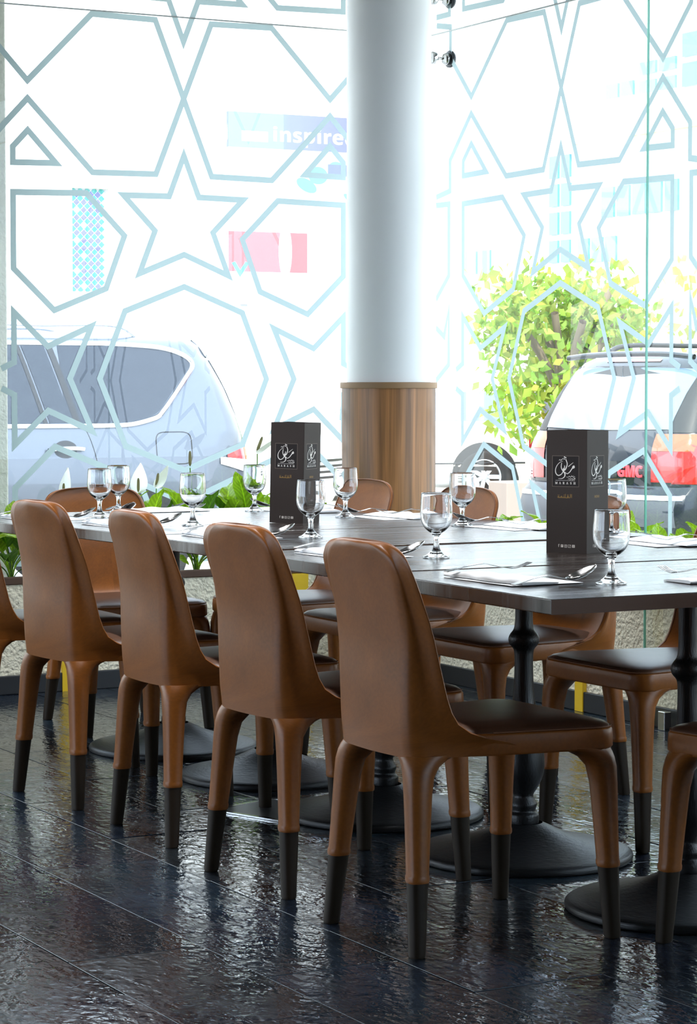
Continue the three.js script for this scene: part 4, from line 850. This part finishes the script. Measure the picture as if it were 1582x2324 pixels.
// trees: trunk, boughs and a cloud of leaves nobody could count
function tree(label, s, t, h, crown, n, col, spread) {
  const g = thing('tree', label, 'tree', P(s, t, GY)), bark = std({ color: rgb(0.20, 0.15, 0.10), roughness: 0.95 });
  const tr0 = [V3(0, 0, 0), V3(0.05, h * 0.25, 0.03), V3(-0.03, h * 0.5, -0.02)]; part('trunk', tube(tr0, 0.13, 16, 8), bark, g);
  for (let k = 0; k < 7; k++) { const a = k * 2.4, r = crown * rr(0.4, 0.8); part('bough', tube([V3(-0.02, h * rr(0.3, 0.5), 0), V3(Math.cos(a) * r * 0.4, h * 0.62, Math.sin(a) * r * 0.4), V3(Math.cos(a) * r, h * rr(0.7, 0.95), Math.sin(a) * r)], 0.05, 12, 6), bark, g); }
  const lg = new THREE.BufferGeometry(); lg.setAttribute('position', new THREE.Float32BufferAttribute([0, 0, 0, 0.05, 0.07, 0.012, 0, 0.16, 0, -0.05, 0.07, 0.012], 3)); lg.setIndex([0, 1, 2, 0, 2, 3]); lg.computeVertexNormals();
  const im = new THREE.InstancedMesh(lg, phy({ color: col, roughness: 1, transmission: 0.3, thickness: 0, specularIntensity: 0.3 }), n), m4 = new THREE.Matrix4(), qq = new THREE.Quaternion(), e = new THREE.Euler();
  const blobs = []; for (let k = 0; k < 26; k++) { const a = rnd() * 6.28, r = Math.sqrt(rnd()) * crown; blobs.push([Math.cos(a) * r, h * rr(0.42, 1.0) * (1 - 0.12 * (r / crown)), Math.sin(a) * r, rr(0.3, 0.62) * spread]); }
  for (let i = 0; i < n; i++) { const b = blobs[i % blobs.length], v = V3(rr(-1, 1), rr(-1, 1), rr(-1, 1)).normalize().multiplyScalar(b[3] * Math.pow(rnd(), 0.4)); e.set(rnd() * 6, rnd() * 6, rnd() * 6); const k = rr(0.7, 1.3); m4.compose(V3(b[0] + v.x, b[1] + v.y, b[2] + v.z), qq.setFromEuler(e), V3(k, k, k)); im.setMatrixAt(i, m4); im.setColorAt(i, new THREE.Color().setRGB(rr(0.75, 1.25), rr(0.8, 1.15), rr(0.6, 1.1))); }
  im.name = 'foliage'; im.castShadow = im.receiveShadow = true; im.userData.kind = 'stuff'; g.add(im);
}
tree('leafy green street tree behind the side window, its trunk showing beside the dark car', 24.1, 16.0, 2.95, 1.0, 2500, rgb(0.30, 0.42, 0.07), 1.0);
tree('pale sunlit tree behind the dark blue car roof', 23.2, 18.8, 2.9, 1.5, 2600, rgb(0.50, 0.52, 0.22), 1.1);

// ------------------------------------------------------------------ buildings
const BM = {
  wall: std({ color: rgb(0.82, 0.80, 0.76), roughness: 0.9 }), warm: std({ color: rgb(0.80, 0.70, 0.50), roughness: 0.9 }), bluePane: phy({ color: rgb(0.10, 0.36, 0.46), roughness: 0.12, clearcoat: 1 }),
  teal: std({ color: rgb(0.06, 0.38, 0.36), roughness: 0.3 }), violet: std({ color: rgb(0.13, 0.13, 0.46), roughness: 0.3 }), whiteTile: std({ color: rgb(0.8, 0.8, 0.8), roughness: 0.3 }), mortar: std({ color: rgb(0.62, 0.62, 0.64), roughness: 0.9 }),
};
{
  const S = 36, g = thing('building', 'bright white building across the street with a diamond tile panel', 'building', P(S, 0, GY));
  // wall with a recess for the tile panel: pieces round it
  const x0 = 14.556, x1 = 15.168, y0 = 3.04, y1 = 4.68;
  for (const [a, b, c, d] of [[-40, x0, 0, 14], [x1, 21.4, 0, 14], [x0, x1, 0, y0], [x0, x1, y1, 14]]) part('wall', box(a, b, c, d, -6, 0), BM.wall, g);
  part('cornice', box(-40, 21.4, y1 + 0.0, y1 + 0.05, -0.05, 0.05), BM.warm, g, 'thin yellowish cornice');
  const panel = part('tile_panel', box(x0, x1, y0, y1, -0.14, -0.10), BM.mortar, g, 'recessed panel of turquoise, violet and white diamond tiles');
  const side = 0.0505, d = side * Math.SQRT2 * 1.0, px = 0.121, tile = new RoundedBoxGeometry(0.072, 0.072, 0.016, 1, 0.003).rotateZ(Math.PI / 4);
  for (let j = 0; j * px / 2 < y1 - y0 - 0.02; j++) for (let i = 0; i < 5; i++) {
    const x = x0 + 0.054 + i * px + (j % 2 ? px / 2 : 0), y = y0 + 0.035 + j * px / 2; if (x > x1 - 0.02 || y > y1 - 0.02) continue;
    const whiteAt = (j % 8 === 1 && i === 2 - (j % 2 ? 1 : 0) + 0) || (j % 8 === 5 && (i === 0 || i === 4));
    const m = part('tile', tile, whiteAt ? BM.whiteTile : j % 2 ? BM.violet : BM.teal, panel); m.position.set(x, y, -0.097);
  }
}
{
  // tall advertising hoarding: a printed flat board on posts
  const c = document.createElement('canvas'); c.width = 512; c.height = 640; const g2 = c.getContext('2d');
  g2.fillStyle = '#f4f4f6'; g2.fillRect(0, 0, 512, 640);
  const gr = g2.createLinearGradient(0, 0, 512, 0); gr.addColorStop(0, '#8fd6de'); gr.addColorStop(0.35, '#8d93cf'); gr.addColorStop(1, '#6f6fbf'); g2.fillStyle = gr; g2.fillRect(0, 0, 512, 118);
  g2.fillStyle = '#ffffff'; g2.font = 'bold 66px sans-serif'; g2.fillText('inspired', 130, 92); g2.fillRect(40, 62, 78, 34);
  g2.fillStyle = '#7fc4d8'; for (const [x, y, w, h] of [[240, 170, 60, 60], [300, 150, 50, 50], [200, 215, 70, 40], [380, 235, 60, 60], [340, 275, 110, 30]]) { g2.beginPath(); g2.ellipse(x + w / 2, y + h / 2, w / 2, h / 2, 0.6, 0, 7); g2.fill(); }
  g2.fillStyle = '#7f86c8'; g2.fillRect(300, 160, 60, 40); g2.fillRect(360, 232, 46, 40);
  g2.fillStyle = '#8d6a80'; g2.beginPath(); g2.ellipse(410, 360, 52, 60, 0, 0, 7); g2.fill(); g2.fillStyle = '#f6f2f0'; g2.beginPath(); g2.ellipse(400, 372, 36, 50, 0, 0, 7); g2.fill();
  g2.fillStyle = '#d0797e'; g2.fillRect(0, 397, 237, 134); g2.fillStyle = '#fbfbfb'; g2.beginPath(); g2.ellipse(170, 460, 20, 90, 0, 0, 7); g2.fill();
  g2.strokeStyle = '#6fc2dc'; g2.lineWidth = 12; g2.beginPath(); g2.moveTo(14, 500); g2.lineTo(34, 538); g2.lineTo(56, 500); g2.stroke();
  const t = new THREE.CanvasTexture(c); t.colorSpace = THREE.SRGBColorSpace;
  const s = 27.5, x0 = 13.2, x1 = 15.6, y0 = 2.57, y1 = 4.97, b = thing('hoarding', 'printed advertising hoarding with a violet band and a pink block beside the column', 'billboard', P(s, x0, GY));
  const pg = new THREE.BoxGeometry(x1 - x0, y1 - y0, 0.06).translate((x1 - x0) / 2, (y0 + y1) / 2, 0); part('printed_board', pg, std({ map: t, color: rgb(0.62, 0.62, 0.62), roughness: 0.7 }), b);
  part('post', box(0.2, 0.3, 0, y1 - 0.1, -0.15, -0.05), BM.mortar, b); part('post', box(x1 - x0 - 0.3, x1 - x0 - 0.2, 0, y1 - 0.1, -0.15, -0.05), BM.mortar, b);
}
{
  // white building along the side street with blue glazing
  const X = 27, g = thing('building', 'white building with curved blue glazing high above the dark car', 'building', P(0, X, GY));
  part('wall', box(0, 8, 0, 12, -70, 20), BM.wall, g); part('parapet', box(-0.15, 0, 6.3, 6.75, -40.3, 20), BM.warm, g);
  const win = (s0, s1, y0, y1, nx, ny) => { for (let i = 0; i < nx; i++) for (let j = 0; j < ny; j++) { const a = lerp(s0, s1, i / nx) + 0.06, b = lerp(s0, s1, (i + 1) / nx) - 0.06, c = lerp(y0, y1, j / ny) + 0.06, d = lerp(y0, y1, (j + 1) / ny) - 0.06; const f = part('window', box(-0.05, 0.01, c, d, -b, -a, 0), BM.bluePane, g); } };
  win(38.25, 39.25, 7.03, 7.42, 2, 1); win(36.9, 38.15, 7.02, 7.72, 2, 2); win(34.0, 36.8, 7.0, 8.1, 4, 2);
  win(40.4, 41.25, 3.95, 6.2, 2, 4); win(36.8, 39.4, 4.75, 5.45, 5, 1); win(38.8, 40.2, 3.9, 4.5, 3, 1); win(43.4, 44.5, 3.85, 4.45, 2, 1);
}
struct('wall_street', box(14.5, 15.3, GY, GY + 0.47, -23.4, -23.0, 0.02), std({ color: rgb(0.30, 0.24, 0.2), roughness: 0.9 }));

// ------------------------------------------------------------------ warm ceiling spots (they glint in the spoons)
for (const [s, t, I, where] of [[4.35, 2.55, 11, 'above the nearest table'], [5.05, 2.6, 11, 'above the second table'], [5.75, 2.6, 11, 'above the middle table'], [6.45, 2.6, 11, 'above the fourth table'], [7.2, 2.6, 11, 'above the far table'], [6.9, 4.45, 9, 'above the walkway along the side window, farther one'], [5.6, 4.45, 9, 'above the walkway along the side window, nearer one'], [8.3, 3.0, 8, 'above the far planter'], [5.2, 1.3, 3, 'above the aisle']]) {
  const g = thing('ceiling_spot', 'round recessed ceiling spot ' + where, 'ceiling light', P(s, t, CEIL - 0.012));
  part('trim_ring', lathe([[0.045, 0.012], [0.06, 0.012], [0.062, 0.0], [0.048, -0.004], [0.045, 0.012]], 28), M.steel, g);
  part('lamp_lens', lathe([[0, 0.004], [0.045, 0.004]], 24), std({ color: 0x000000, emissive: rgb(1, 0.62, 0.35), emissiveIntensity: 10 }), g);
  const l = new THREE.SpotLight(rgb(0.96, 0.98, 1), I, 0, R(44), 0.7, 2); l.position.set(0, -0.02, 0); l.target.position.set(0, -2, 0); l.shadow.radius = 2.2; l.castShadow = true; g.add(l, l.target);
}

renderer.render(scene, camera);
